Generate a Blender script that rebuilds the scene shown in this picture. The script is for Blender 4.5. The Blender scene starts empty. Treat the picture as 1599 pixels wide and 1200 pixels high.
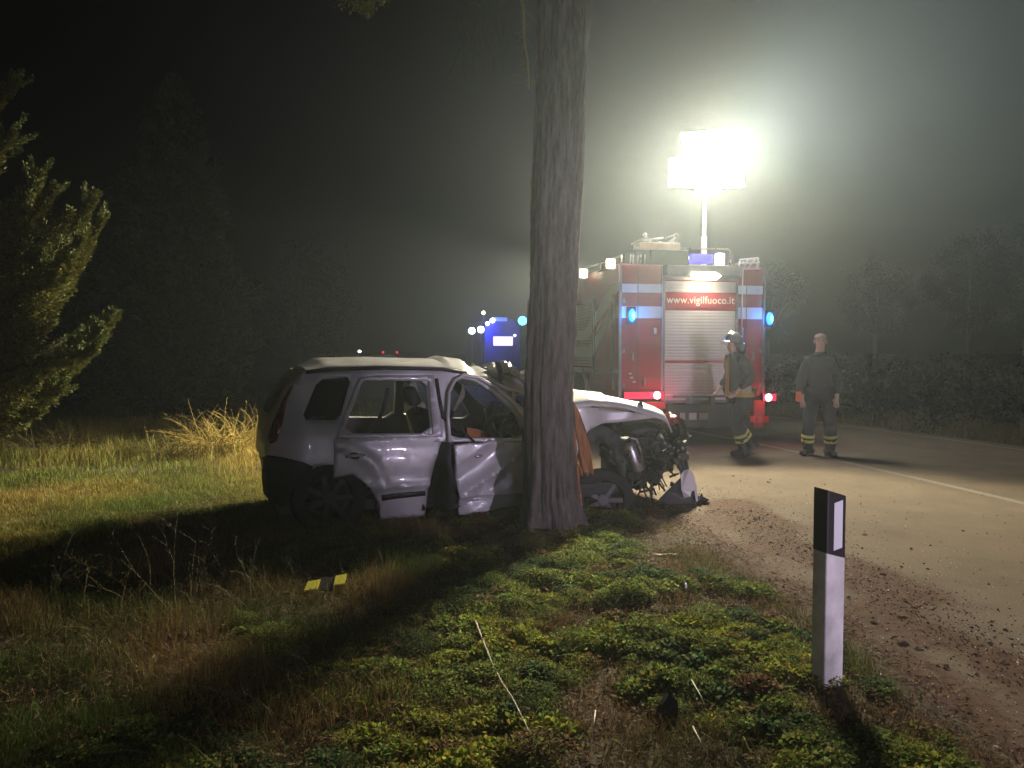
import bpy, bmesh, math, random
import numpy as np
from mathutils import Vector, Matrix, noise
R = math.radians
rnd = random.Random(11)
rng = np.random.default_rng(7)
scene = bpy.context.scene
C = scene.collection

# ------------------------------------------------------------------ camera, night sky, exposure
F = 1208.0
CAM_H = 1.52
PITCH = -math.atan(50 / F)
cam_d = bpy.data.cameras.new('camera')
cam_d.sensor_width = 36
cam_d.lens = 36 * F / 1599
cam_d.clip_start = 0.05
cam_d.clip_end = 1500
cam = bpy.data.objects.new('camera', cam_d)
C.objects.link(cam)
cam.location = (0, 0, CAM_H)
cam.rotation_euler = (R(90) + PITCH, 0, 0)
scene.camera = cam

world = bpy.data.worlds.new('World')
scene.world = world
world.use_nodes = True
wn = world.node_tree
bg = wn.nodes['Background']
sky = wn.nodes.new('ShaderNodeTexSky')
sky.sky_type = 'NISHITA'
sky.sun_disc = False
sky.sun_elevation = R(-4)
sky.sun_rotation = R(200)
wn.links.new(sky.outputs[0], bg.inputs[0])
bg.inputs[1].default_value = 0.012

scene.view_settings.view_transform = 'Standard'
scene.view_settings.look = 'None'
scene.view_settings.exposure = 0
scene.view_settings.gamma = 1
scene.view_settings.use_curve_mapping = False
cy = scene.cycles
cy.use_denoising = True
cy.max_bounces = 5
cy.diffuse_bounces = 2
cy.glossy_bounces = 2
cy.transmission_bounces = 4
cy.transparent_max_bounces = 8
cy.volume_bounces = 0
cy.sample_clamp_indirect = 3
cy.caustics_reflective = False
cy.caustics_refractive = False


def lamp(name, kind, loc, power, col, aim=None, size=0.1, angle=90, blend=0.5, parent=None):
    d = bpy.data.lights.new(name, kind)
    d.energy = power
    d.color = col
    if kind in ('POINT', 'SPOT'):
        d.shadow_soft_size = size
    if kind == 'SPOT':
        d.spot_size = R(angle)
        d.spot_blend = blend
    o = bpy.data.objects.new(name, d)
    C.objects.link(o)
    o.location = loc
    if aim is not None:
        o.rotation_euler = (Vector(aim) - Vector(loc)).to_track_quat('-Z', 'Y').to_euler()
    return o


WARM = (1.0, 0.88, 0.62)
MAST = Vector((3.29, 13.35, 4.72))
FRONT = MAST + Vector((-0.12, -0.45, 0))
# floodlight heads on the telescopic mast
lamp('floodlight_beam', 'SPOT', FRONT, 4300, WARM, (-3.8, 5.6, -1.2), 0.60, 62, 0.55)
lamp('floodlight_beam', 'SPOT', FRONT + Vector((0.1, 0, 0)), 4900, WARM, (2.6, 4.5, 0), 0.60, 74, 0.6)
lamp('floodlight_beam', 'SPOT', FRONT + Vector((0.2, 0.0, 0.0)), 20000, (0.88, 1.0, 0.94), (11.5, 8.0, 8.5), 0.5, 130, 1.0)  # beam added to light the fog at upper right, in place of lens veil
lamp('floodlight_beam', 'POINT', FRONT + Vector((0.1, 0, 0.0)), 500, (1, 0.97, 0.9), None, 0.25)
# unseen lamps: a headlamp right of the camera and an added soft fill
lamp('unseen_lamp_beam', 'SPOT', (6.0, -4.0, 1.7), 1950, (0.88, 0.73, 1.0), (1.95, 7.96, 0.8), 0.12, 34, 0.45)
lamp('unseen_lamp_beam', 'SPOT', (2.6, -5.5, 1.9), 260, (0.85, 0.80, 1.0), (0.6, 6.6, 0.9), 0.5, 90, 1.0)  # wide fill added behind the camera to lift the dark foreground


# ------------------------------------------------------------------ helpers
def ray(px, py):
    cx, cyy = (px - 799.5) / F, (600 - py) / F
    c, s = math.cos(PITCH), math.sin(PITCH)
    return Vector((cx, c - cyy * s, s + cyy * c))


def at(px, py, Y):
    r = ray(px, py)
    k = Y / r.y
    return Vector((r.x * k, Y, CAM_H + r.z * k))


def gnd(px, py, z=0.0):
    r = ray(px, py)
    k = (z - CAM_H) / r.z
    return Vector((r.x * k, r.y * k, z))


def tag(o, label=None, cat=None, group=None, kind=None):
    if label: o['label'] = label
    if cat: o['category'] = cat
    if group: o['group'] = group
    if kind: o['kind'] = kind
    return o


def thing(name, label, cat, loc=(0, 0, 0), rz=0.0, group=None):
    o = bpy.data.objects.new(name, None)
    o.empty_display_size = 0.2
    C.objects.link(o)
    o.location = loc
    o.rotation_euler = (0, 0, rz)
    return tag(o, label, cat, group)


def link(name, me, mats, parent=None, smooth=False):
    o = bpy.data.objects.new(name, me)
    if not isinstance(mats, (list, tuple)): mats = [mats]
    for m in mats: me.materials.append(m)
    C.objects.link(o)
    if parent: o.parent = parent
    if smooth:
        me.polygons.foreach_set('use_smooth', [True] * len(me.polygons))
    return o


class MB:
    """collects simple shapes in one bmesh, linked as ONE mesh object"""
    def __init__(s):
        s.bm = bmesh.new()

    def box(s, x0, y0, z0, x1, y1, z1, M=None, bev=0.0):
        vs = [s.bm.verts.new(p) for p in ((x0, y0, z0), (x1, y0, z0), (x1, y1, z0), (x0, y1, z0),
                                          (x0, y0, z1), (x1, y0, z1), (x1, y1, z1), (x0, y1, z1))]
        fs = [s.bm.faces.new([vs[i] for i in f]) for f in
              ((3, 2, 1, 0), (4, 5, 6, 7), (0, 1, 5, 4), (1, 2, 6, 5), (2, 3, 7, 6), (3, 0, 4, 7))]
        if bev > 0:
            es = list({e for f in fs for e in f.edges})
            r = bmesh.ops.bevel(s.bm, geom=es, offset=bev, segments=2, affect='EDGES', profile=0.6)
            vs = list({v for f in r['faces'] for v in f.verts} | {v for v in vs if v.is_valid})
        if M is not None:
            for v in vs: v.co = M @ v.co
        return s

    def prism(s, pts, y0, y1, axis='y'):
        def mk(p, t):
            return {'y': (p[0], t, p[1]), 'x': (t, p[0], p[1]), 'z': (p[0], p[1], t)}[axis]
        a = [s.bm.verts.new(mk(p, y0)) for p in pts]
        b = [s.bm.verts.new(mk(p, y1)) for p in pts]
        n = len(pts)
        s.bm.faces.new(a); s.bm.faces.new(b[::-1])
        for i in range(n):
            s.bm.faces.new((a[i], b[i], b[(i + 1) % n], a[(i + 1) % n]))
        return s

    def tube(s, pts, r, n=8, caps=True):
        pts = [Vector(p) for p in pts]
        rs = r if isinstance(r, (list, tuple)) else [r] * len(pts)
        rings = []
        up = Vector((0.013, 0.021, 1)).normalized()
        for i, p in enumerate(pts):
            d = (pts[min(i + 1, len(pts) - 1)] - pts[max(i - 1, 0)]).normalized()
            if abs(d.dot(up)) > 0.98: up = Vector((1, 0.03, 0.02)).normalized()
            a = d.cross(up).normalized(); b = d.cross(a).normalized()
            rings.append([s.bm.verts.new(p + (a * math.cos(2 * math.pi * k / n) + b * math.sin(2 * math.pi * k / n)) * rs[i]) for k in range(n)])
        for i in range(len(pts) - 1):
            for k in range(n):
                s.bm.faces.new((rings[i][k], rings[i][(k + 1) % n], rings[i + 1][(k + 1) % n], rings[i + 1][k]))
        if caps and n > 2:
            s.bm.faces.new(rings[0][::-1]); s.bm.faces.new(rings[-1])
        return s

    def lathe(s, prof, n=24, M=None, closed=False):
        """prof: list of (radius, height) round local z"""
        rings = []
        for r, h in prof:
            rings.append([s.bm.verts.new((r * math.cos(2 * math.pi * k / n), r * math.sin(2 * math.pi * k / n), h)) for k in range(n)])
        for i in range(len(prof) - 1):
            for k in range(n):
                s.bm.faces.new((rings[i][k], rings[i][(k + 1) % n], rings[i + 1][(k + 1) % n], rings[i + 1][k]))
        if closed:
            for k in range(n):
                s.bm.faces.new((rings[-1][k], rings[-1][(k + 1) % n], rings[0][(k + 1) % n], rings[0][k]))
        else:
            if prof[0][0] > 1e-4: s.bm.faces.new(rings[0][::-1])
            if prof[-1][0] > 1e-4: s.bm.faces.new(rings[-1])
        if M is not None:
            for rg in rings:
                for v in rg: v.co = M @ v.co
        return s

    def ball(s, c, rx, ry=None, rz=None, sub=2, jit=0.0, M=None):
        ry = ry or rx; rz = rz or rx
        r = bmesh.ops.create_icosphere(s.bm, subdivisions=sub, radius=1)
        for v in r['verts']:
            k = 1 + (noise.noise(v.co * 1.7 + Vector(c) * 9) * jit if jit else 0)
            v.co = Vector((v.co.x * rx * k, v.co.y * ry * k, v.co.z * rz * k))
            if M is not None: v.co = M @ v.co
            v.co += Vector(c)
        return s

    def grid(s, nu, nv, fn):
        g = [[s.bm.verts.new(fn(i / nu, j / nv)) for j in range(nv + 1)] for i in range(nu + 1)]
        for i in range(nu):
            for j in range(nv):
                s.bm.faces.new((g[i][j], g[i + 1][j], g[i + 1][j + 1], g[i][j + 1]))
        return s

    def build(s, name, m, parent=None, smooth=False):
        bmesh.ops.recalc_face_normals(s.bm, faces=s.bm.faces[:])
        me = bpy.data.meshes.new(name)
        s.bm.to_mesh(me); s.bm.free()
        o = link(name, me, m, parent, smooth)
        if smooth == 'auto':
            for p in me.polygons: p.use_smooth = True
            me.set_sharp_from_angle(angle=R(38))
        return o


def np_mesh(name, V, T, mat, cols=None, parent=None, smooth=False):
    me = bpy.data.meshes.new(name)
    me.vertices.add(len(V)); me.vertices.foreach_set('co', np.asarray(V, np.float32).ravel())
    k = T.shape[1]
    me.loops.add(T.size); me.loops.foreach_set('vertex_index', T.astype(np.int32).ravel())
    me.polygons.add(len(T)); me.polygons.foreach_set('loop_start', np.arange(0, T.size, k, dtype=np.int32))
    me.update(calc_edges=True)
    if cols is not None:
        a = me.color_attributes.new('Col', 'FLOAT_COLOR', 'POINT')
        c4 = np.ones((len(V), 4), np.float32); c4[:, :3] = cols
        a.data.foreach_set('color', c4.ravel())
    return link(name, me, mat, parent, smooth)


def copy_tree(o, parent=None):
    c = o.copy(); C.objects.link(c)
    if parent: c.parent = parent
    for ch in list(o.children): copy_tree(ch, c)
    return c


# ------------------------------------------------------------------ materials
def mat(name, col, rough=0.6, metal=0.0, emit=None, estr=0.0, spec=0.5, nscale=None, namt=0.25, bump=0.0, bscale=60, coat=0.0, trans=0.0, alpha=1.0):
    m = bpy.data.materials.new(name); m.use_nodes = True
    nt = m.node_tree; b = nt.nodes['Principled BSDF']
    b.inputs['Base Color'].default_value = (*col, 1)
    b.inputs['Roughness'].default_value = rough
    b.inputs['Metallic'].default_value = metal
    b.inputs['Specular IOR Level'].default_value = spec
    b.inputs['Coat Weight'].default_value = coat
    b.inputs['Transmission Weight'].default_value = trans
    b.inputs['Alpha'].default_value = alpha
    if emit:
        b.inputs['Emission Color'].default_value = (*emit, 1)
        b.inputs['Emission Strength'].default_value = estr
    tc = nt.nodes.new('ShaderNodeTexCoord')
    if nscale:
        n = nt.nodes.new('ShaderNodeTexNoise'); n.inputs['Scale'].default_value = nscale; n.inputs['Detail'].default_value = 5
        nt.links.new(tc.outputs['Object'], n.inputs['Vector'])
        mr = nt.nodes.new('ShaderNodeMapRange')
        mr.inputs['From Min'].default_value = 0.3; mr.inputs['From Max'].default_value = 0.7
        mr.inputs['To Min'].default_value = 1 - namt; mr.inputs['To Max'].default_value = 1 + namt * 0.6
        nt.links.new(n.outputs[0], mr.inputs[0])
        mx = nt.nodes.new('ShaderNodeVectorMath'); mx.operation = 'SCALE'
        mx.inputs[0].default_value = col
        nt.links.new(mr.outputs[0], mx.inputs['Scale'])
        nt.links.new(mx.outputs[0], b.inputs['Base Color'])
        mr2 = nt.nodes.new('ShaderNodeMapRange')
        mr2.inputs['From Min'].default_value = 0.3; mr2.inputs['From Max'].default_value = 0.7
        mr2.inputs['To Min'].default_value = max(0.02, rough - 0.1); mr2.inputs['To Max'].default_value = min(1, rough + 0.15)
        nt.links.new(n.outputs[0], mr2.inputs[0]); nt.links.new(mr2.outputs[0], b.inputs['Roughness'])
    if bump:
        n2 = nt.nodes.new('ShaderNodeTexNoise'); n2.inputs['Scale'].default_value = bscale; n2.inputs['Detail'].default_value = 4
        nt.links.new(tc.outputs['Object'], n2.inputs['Vector'])
        bp = nt.nodes.new('ShaderNodeBump'); bp.inputs['Strength'].default_value = bump; bp.inputs['Distance'].default_value = 0.01
        nt.links.new(n2.outputs[0], bp.inputs['Height']); nt.links.new(bp.outputs[0], b.inputs['Normal'])
    return m


def leafmat(name, rough=0.55, spec=0.35, transl=0.25):
    m = bpy.data.materials.new(name); m.use_nodes = True
    nt = m.node_tree; b = nt.nodes['Principled BSDF']
    a = nt.nodes.new('ShaderNodeAttribute'); a.attribute_name = 'Col'
    nt.links.new(a.outputs['Color'], b.inputs['Base Color'])
    b.inputs['Roughness'].default_value = rough
    b.inputs['Specular IOR Level'].default_value = spec
    t = nt.nodes.new('ShaderNodeBsdfTranslucent'); nt.links.new(a.outputs['Color'], t.inputs[0])
    mx = nt.nodes.new('ShaderNodeMixShader'); mx.inputs[0].default_value = transl
    nt.links.new(b.outputs[0], mx.inputs[1]); nt.links.new(t.outputs[0], mx.inputs[2])
    nt.links.new(mx.outputs[0], nt.nodes['Material Output'].inputs[0])
    return m


M_leaf = leafmat('leaf', 0.75, 0.12, 0.45)
M_needle = leafmat('conifer_foliage', 0.6, 0.3, 0.12)
M_far = leafmat('far_foliage', 0.95, 0.0, 0.0)
M_straw = leafmat('dry_grass', 0.8, 0.1, 0.2)
M_silver = mat('silver_paint', (0.60, 0.60, 0.61), 0.42, 0.22, nscale=7, namt=0.10, coat=0.25)
M_black = mat('black_plastic', (0.018, 0.018, 0.02), 0.5, nscale=14, namt=0.4)
M_rubber = mat('tyre_rubber', (0.02, 0.02, 0.02), 0.8, nscale=18, namt=0.4, bump=0.2)
M_rim = mat('alloy_rim', (0.05, 0.05, 0.055), 0.5, 0.5, nscale=15)
M_darkglass = mat('tinted_glass', (0.012, 0.013, 0.016), 0.06, 0, spec=0.6)
M_metal = mat('bare_metal', (0.42, 0.42, 0.44), 0.32, 0.9, nscale=20, bump=0.15)
M_engine = mat('grimy_engine_metal', (0.07, 0.065, 0.065), 0.5, 0.4, nscale=16, namt=0.5, bump=0.3)
M_seat = mat('beige_seat_fabric', (0.34, 0.33, 0.27), 0.9, nscale=30, bump=0.2, bscale=200)
M_seatdark = mat('dark_seat_fabric', (0.03, 0.03, 0.035), 0.9, nscale=30)
M_red = mat('fire_engine_red', (0.36, 0.028, 0.05), 0.5, 0.0, nscale=3, namt=0.2, coat=0.1, spec=0.3)
M_white = mat('white_reflective_band', (0.72, 0.72, 0.70), 0.45, nscale=5, namt=0.08)
M_shutter = mat('aluminium_shutter', (0.62, 0.61, 0.59), 0.6, 0.05, nscale=4, namt=0.15)
M_grey = mat('grey_metal', (0.25, 0.25, 0.26), 0.45, 0.6, nscale=8)
M_chassis = mat('dark_chassis', (0.025, 0.024, 0.026), 0.6, nscale=6, namt=0.4)
M_glow = mat('floodlight_lens', (1, 1, 1), 0.3, emit=(1, 0.98, 0.9), estr=14)
M_work = mat('work_light_lens', (1, 1, 1), 0.3, emit=(1, 0.86, 0.55), estr=14)
M_side = mat('side_light_lens', (1, 1, 1), 0.3, emit=(1, 0.80, 0.48), estr=9)
M_blue = mat('blue_beacon_lens', (0.02, 0.2, 0.9), 0.2, emit=(0.005, 0.10, 1.0), estr=7)
M_cyan = mat('blue_beacon_core', (0.1, 0.6, 1), 0.2, emit=(0.05, 0.45, 1.0), estr=9)
M_tail = mat('red_tail_lens', (0.6, 0.01, 0.03), 0.2, emit=(1.0, 0.03, 0.09), estr=1.3)
M_tailhot = mat('red_tail_core', (0.9, 0.2, 0.2), 0.2, emit=(1.0, 0.40, 0.42), estr=9)
M_farwhite = mat('white_lamp_lens', (1, 1, 1), 0.2, emit=(0.93, 0.97, 1.0), estr=18)


# ------------------------------------------------------------------ road course
def xc(y):
    """x of the centre line of the road at distance y"""
    def f(t): return 5.13 - 0.157 * (t - 7.75) - 0.01155 * (t - 7.75) ** 2
    if y < 1: return f(1) + (1 - y) * 0.0
    if y <= 24: return f(y)
    s = -0.157 - 0.0231 * (24 - 7.75)
    return f(24) + s * (y - 24)


def slope(y): return (xc(y + 0.05) - xc(y - 0.05)) / 0.1
NEAR_EDGE, FAR_EDGE = -3.72, 3.95


def edge_d(x, y):
    """signed distance left of the asphalt edge (positive on the verge)"""
    return ((xc(y) + NEAR_EDGE) - x) / math.sqrt(1 + slope(y) ** 2)


def gz(x, y):
    """height of the ground"""
    d = edge_d(x, y)
    n = noise.noise(Vector((x * 0.9, y * 0.9, 3))) * 0.05 + noise.noise(Vector((x * 3.1, y * 3.1, 7))) * 0.022 + noise.noise(Vector((x * 9, y * 9, 1))) * 0.008
    d2 = d + 0.10 * noise.noise(Vector((x * 2.2, y * 2.2, 15))) + 0.05 * noise.noise(Vector((x * 8, y * 8, 5)))
    if d2 < 0.06: z = -0.03 + 0.036 * min(1, max(0, (d2 + 0.10) / 0.16))
    else:
        k = min(1, (d2 - 0.06) / 0.7)
        z = 0.006 + 0.05 * min(1, d2 - .06) * .1 + k * (0.02 + n) + min(.3, d2) * .04 * noise.noise(Vector((x * 14, y * 14, 1)))
    if d < -(FAR_EDGE - NEAR_EDGE):
        k = min(1, (-d - (FAR_EDGE - NEAR_EDGE)) / 1.0)
        z = -0.035 + k * (0.06 + n)
    return z


def axis_pts(lo, hi, f0, f1, fine, ratio=1.16):
    a = list(np.arange(f0, f1, fine))
    s, p = fine, f1
    while p < hi: a.append(p); s *= ratio; p += s
    s, p = fine, f0 - fine * ratio
    while p > lo: a.insert(0, p); s *= ratio; p -= s
    return [lo] + a + [hi]


def build_ground():
    xs = axis_pts(-420, 420, -5, 2.6, 0.06); ys = axis_pts(-60, 700, 2.0, 9, 0.06)
    V = [(x, y, gz(x, y) if abs(x) < 40 and y < 80 else (gz(x, y) if y < 80 else -0.035)) for y in ys for x in xs]
    nx = len(xs)
    T = [(j * nx + i, j * nx + i + 1, (j + 1) * nx + i + 1, (j + 1) * nx + i) for j in range(len(ys) - 1) for i in range(nx - 1)]
    m = bpy.data.materials.new('soil'); m.use_nodes = True
    nt = m.node_tree; b = nt.nodes['Principled BSDF']; b.inputs['Roughness'].default_value = 0.95
    tc = nt.nodes.new('ShaderNodeTexCoord')
    n = nt.nodes.new('ShaderNodeTexNoise'); n.inputs['Scale'].default_value = 1.7; n.inputs['Detail'].default_value = 9; n.inputs['Roughness'].default_value = 0.68
    nt.links.new(tc.outputs['Object'], n.inputs['Vector'])
    cr = nt.nodes.new('ShaderNodeValToRGB')
    e = cr.color_ramp.elements
    e[0].position = 0.32; e[0].color = (0.045, 0.03, 0.018, 1)
    e[1].position = 0.66; e[1].color = (0.16, 0.105, 0.065, 1)
    q = cr.color_ramp.elements.new(0.5); q.color = (0.09, 0.06, 0.032, 1)
    nt.links.new(n.outputs[0], cr.inputs[0]); nt.links.new(cr.outputs[0], b.inputs['Base Color'])
    n2 = nt.nodes.new('ShaderNodeTexNoise'); n2.inputs['Scale'].default_value = 45; n2.inputs['Detail'].default_value = 6
    nt.links.new(tc.outputs['Object'], n2.inputs['Vector'])
    bp = nt.nodes.new('ShaderNodeBump'); bp.inputs['Strength'].default_value = 0.8; bp.inputs['Distance'].default_value = 0.02
    nt.links.new(n2.outputs[0], bp.inputs['Height']); nt.links.new(bp.outputs[0], b.inputs['Normal'])
    o = np_mesh('ground', np.array(V), np.array(T), m, smooth=True)
    tag(o, kind='structure')


build_ground()


def strip(y0, y1, n, offs, z, jit=0.0, zf=None):
    V, idx = [], []
    for j in range(n + 1):
        y = y0 + (y1 - y0) * (j / n) ** 1.6
        s = slope(y); L = math.sqrt(1 + s * s)
        for i, o in enumerate(offs):
            oo = o
            if jit and i == 0: oo = o + noise.noise(Vector((y * 2.3, 5, 0))) * jit + noise.noise(Vector((y * 9.3, 2, 0))) * jit * 0.5
            V.append((xc(y) + oo / L, y - oo * s / L * 1.0, zf(oo, y) if zf else z))
    k = len(offs)
    T = [(j * k + i, j * k + i + 1, (j + 1) * k + i + 1, (j + 1) * k + i) for j in range(n) for i in range(k - 1)]
    return np.array(V), np.array(T)


def build_road():
    offs = list(np.linspace(NEAR_EDGE - 0.22, -1.0, 48)) + list(np.linspace(-0.8, FAR_EDGE, 20))
    V, T = strip(-40, 230, 900, offs, 0.0, 0.0)
    cols = np.zeros((len(V), 3), np.float32)
    for i, v in enumerate(V):
        d = -edge_d(v[0], v[1])
        n = noise.noise(Vector((v[0] * 1.1, v[1] * 1.1, 0)))
        n2 = noise.noise(Vector((v[0] * 3.5, v[1] * 3.5, 4)))
        w = 0.75 + 0.35 * n if v[1] < 8 else 0.3
        # bank of earth thrown on the asphalt, with a cleaner strip between it and the verge
        dirt = math.exp(-((d - 0.55 - 0.4 * n) / 0.30) ** 2) * (1.0 + n2 * 0.8) * (1 if 2.0 < v[1] < 8 else 0.2)
        dirt += max(0, 1 - d / 0.30) * (0.8 + n2) * (1 if v[1] < 9 else 0.5)
        cols[i] = (min(1, max(0, dirt)), min(1, max(0, 0.5 + n)), 0)
    m = bpy.data.materials.new('asphalt'); m.use_nodes = True
    nt = m.node_tree; b = nt.nodes['Principled BSDF']; L = nt.links.new
    tc = nt.nodes.new('ShaderNodeTexCoord')
    def nz(s, d=6, r=0.6):
        n = nt.nodes.new('ShaderNodeTexNoise'); n.inputs['Scale'].default_value = s; n.inputs['Detail'].default_value = d; n.inputs['Roughness'].default_value = r
        L(tc.outputs['Object'], n.inputs['Vector']); return n
    def ramp(stops):
        cr = nt.nodes.new('ShaderNodeValToRGB'); e = cr.color_ramp.elements
        e[0].position, e[0].color = stops[0][0], (*stops[0][1], 1)
        e[1].position, e[1].color = stops[-1][0], (*stops[-1][1], 1)
        for p, c in stops[1:-1]: x = e.new(p); x.color = (*c, 1)
        return cr
    n1 = nz(1.3, 8, 0.7); r1 = ramp([(0.3, (0.145, 0.114, 0.080)), (0.7, (0.225, 0.18, 0.127))]); L(n1.outputs[0], r1.inputs[0])
    n3 = nz(150, 3); r3 = ramp([(0.35, (0.45, 0.45, 0.45)), (0.62, (1.35, 1.35, 1.35))]); L(n3.outputs[0], r3.inputs[0])
    mul = nt.nodes.new('ShaderNodeMix'); mul.data_type = 'RGBA'; mul.blend_type = 'MULTIPLY'; mul.inputs[0].default_value = 1
    L(r1.outputs[0], mul.inputs[6]); L(r3.outputs[0], mul.inputs[7])
    n2 = nz(14, 7, 0.75); r2 = ramp([(0.35, (0.05, 0.028, 0.017)), (0.65, (0.16, 0.092, 0.056))]); L(n2.outputs[0], r2.inputs[0])
    a = nt.nodes.new('ShaderNodeAttribute'); a.attribute_name = 'Col'
    sp = nt.nodes.new('ShaderNodeSeparateColor'); L(a.outputs['Color'], sp.inputs[0])
    n4 = nz(22, 6, 0.8)
    add = nt.nodes.new('ShaderNodeMath'); add.operation = 'ADD'; L(sp.outputs[0], add.inputs[0]); L(n4.outputs[0], add.inputs[1])
    mr = nt.nodes.new('ShaderNodeMapRange'); mr.inputs['From Min'].default_value = 0.72; mr.inputs['From Max'].default_value = 1.1; L(add.outputs[0], mr.inputs[0])
    mx = nt.nodes.new('ShaderNodeMix'); mx.data_type = 'RGBA'; L(mr.outputs[0], mx.inputs[0]); L(mul.outputs[2], mx.inputs[6]); L(r2.outputs[0], mx.inputs[7])
    L(mx.outputs[2], b.inputs['Base Color'])
    b.inputs['Roughness'].default_value = 0.85
    b.inputs['Specular IOR Level'].default_value = 0.12
    bp = nt.nodes.new('ShaderNodeBump'); bp.inputs['Strength'].default_value = 0.6; bp.inputs['Distance'].default_value = 0.006
    n5 = nz(110, 4); L(n5.outputs[0], bp.inputs['Height']); L(bp.outputs[0], b.inputs['Normal'])
    o = np_mesh('road', V, T, m, cols, smooth=True); tag(o, kind='structure')
    # worn painted lines
    ml = bpy.data.materials.new('worn_line_paint'); ml.use_nodes = True
    nt = ml.node_tree; b = nt.nodes['Principled BSDF']; tc = nt.nodes.new('ShaderNodeTexCoord')
    n = nt.nodes.new('ShaderNodeTexNoise'); n.inputs['Scale'].default_value = 30; n.inputs['Detail'].default_value = 6
    nt.links.new(tc.outputs['Object'], n.inputs['Vector'])
    cr = nt.nodes.new('ShaderNodeValToRGB'); cr.color_ramp.elements[0].position = 0.36; cr.color_ramp.elements[0].color = (0.17, 0.15, 0.115, 1)
    cr.color_ramp.elements[1].position = 0.62; cr.color_ramp.elements[1].color = (0.28, 0.245, 0.19, 1)
    nt.links.new(n.outputs[0], cr.inputs[0]); nt.links.new(cr.outputs[0], b.inputs['Base Color']); b.inputs['Roughness'].default_value = 0.7
    for nm, o0 in (('centre_line', 0.0), ('edge_line', 3.55)):
        V, T = strip(-30, 200, 500, [o0 - 0.055, o0 + 0.055], 0.004)
        tag(np_mesh(nm, V, T, ml), kind='structure')


build_road()

# ------------------------------------------------------------------ leafy things
def frames(D, N):
    D = D / (np.linalg.norm(D, axis=1, keepdims=True) + 1e-9)
    S = np.cross(D, N); S /= (np.linalg.norm(S, axis=1, keepdims=True) + 1e-9)
    return D, S


def leaves(P, D, N, length, width, col, fold=0.25):
    """folded diamond leaves: base, two sides, tip"""
    D, S = frames(D, N)
    U = np.cross(S, D)
    l = length[:, None]; w = width[:, None]
    V = np.stack([P, P + D * l * 0.5 + S * w * 0.5 + U * w * fold, P + D * l, P + D * l * 0.5 - S * w * 0.5 + U * w * fold], 1).reshape(-1, 3)
    n = len(P); i = np.arange(n)[:, None] * 4
    T = np.concatenate([i + np.array([[0, 1, 2]]), i + np.array([[0, 2, 3]])], 0)
    return V, T, np.repeat(col, 4, 0)


def blades(P, lean, h, w, col):
    """grass blades, bending with the lean vector"""
    n = len(P)
    a = rng.uniform(0, 2 * np.pi, n)
    S = np.stack([np.cos(a), np.sin(a), np.zeros(n)], 1) * w[:, None] * 0.5
    up = np.array([[0, 0, 1.0]])
    hh = h[:, None]
    mid = P + up * hh * 0.55 + lean * hh * 0.25
    tip = P + up * hh * (1 - 0.25 * np.linalg.norm(lean, axis=1, keepdims=True)) + lean * hh * 0.9
    V = np.stack([P - S, P + S, mid - S * 0.7, mid + S * 0.7, tip], 1).reshape(-1, 3)
    i = np.arange(n)[:, None] * 5
    T = np.concatenate([i + np.array([[0, 1, 2]]), i + np.array([[1, 3, 2]]), i + np.array([[2, 3, 4]])], 0)
    c = np.repeat(col, 5, 0)
    return V, T, c


def join(lst):
    V, T, Cc, off = [], [], [], 0
    for v, t, c in lst:
        V.append(v); T.append(t + off); Cc.append(c); off += len(v)
    return np.concatenate(V), np.concatenate(T), np.concatenate(Cc)


def tubes_np(lines, rad, col, n=3):
    """thin stems: list of (k,3) polylines"""
    V, T, Cc, off = [], [], [], 0
    for L_, r, c in zip(lines, rad, col):
        L_ = np.asarray(L_); k = len(L_)
        d = np.gradient(L_, axis=0); d /= (np.linalg.norm(d, axis=1, keepdims=True) + 1e-9)
        ref = np.array([0.31, 0.52, 0.2]) if abs(d[0, 2]) > 0.5 else np.array([0.1, 0.1, 1.0])
        a = np.cross(d, ref); a /= (np.linalg.norm(a, axis=1, keepdims=True) + 1e-9)
        b = np.cross(d, a)
        rr = np.linspace(r, r * 0.35, k)[:, None]
        for q in range(n):
            t = 2 * np.pi * q / n
            V.append(L_ + (a * math.cos(t) + b * math.sin(t)) * rr)
        for i in range(k - 1):
            for q in range(n):
                q2 = (q + 1) % n
                A, B, Cq, D = off + q * k + i, off + q2 * k + i, off + q2 * k + i + 1, off + q * k + i + 1
                T.append((A, B, Cq)); T.append((A, Cq, D))
        Cc.append(np.tile(np.array(c), (n * k, 1))); off += n * k
    return np.concatenate(V), np.array(T), np.concatenate(Cc)


def on_verge(x, y, m=0.0): return edge_d(x, y) > m


G_YEL, G_GRN, G_DRK, BRN, STRAW = (0.34, 0.36, 0.075), (0.24, 0.29, 0.08), (0.13, 0.18, 0.075), (0.27, 0.17, 0.09), (0.26, 0.20, 0.085)


def vary(c, n, s=0.25, hue=0.12):
    base = np.array(c)[None, :] * (1 + rng.normal(0, s, (n, 1)))
    return np.clip(base * (1 + rng.normal(0, hue, (n, 3))), 0.004, 0.8)


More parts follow.
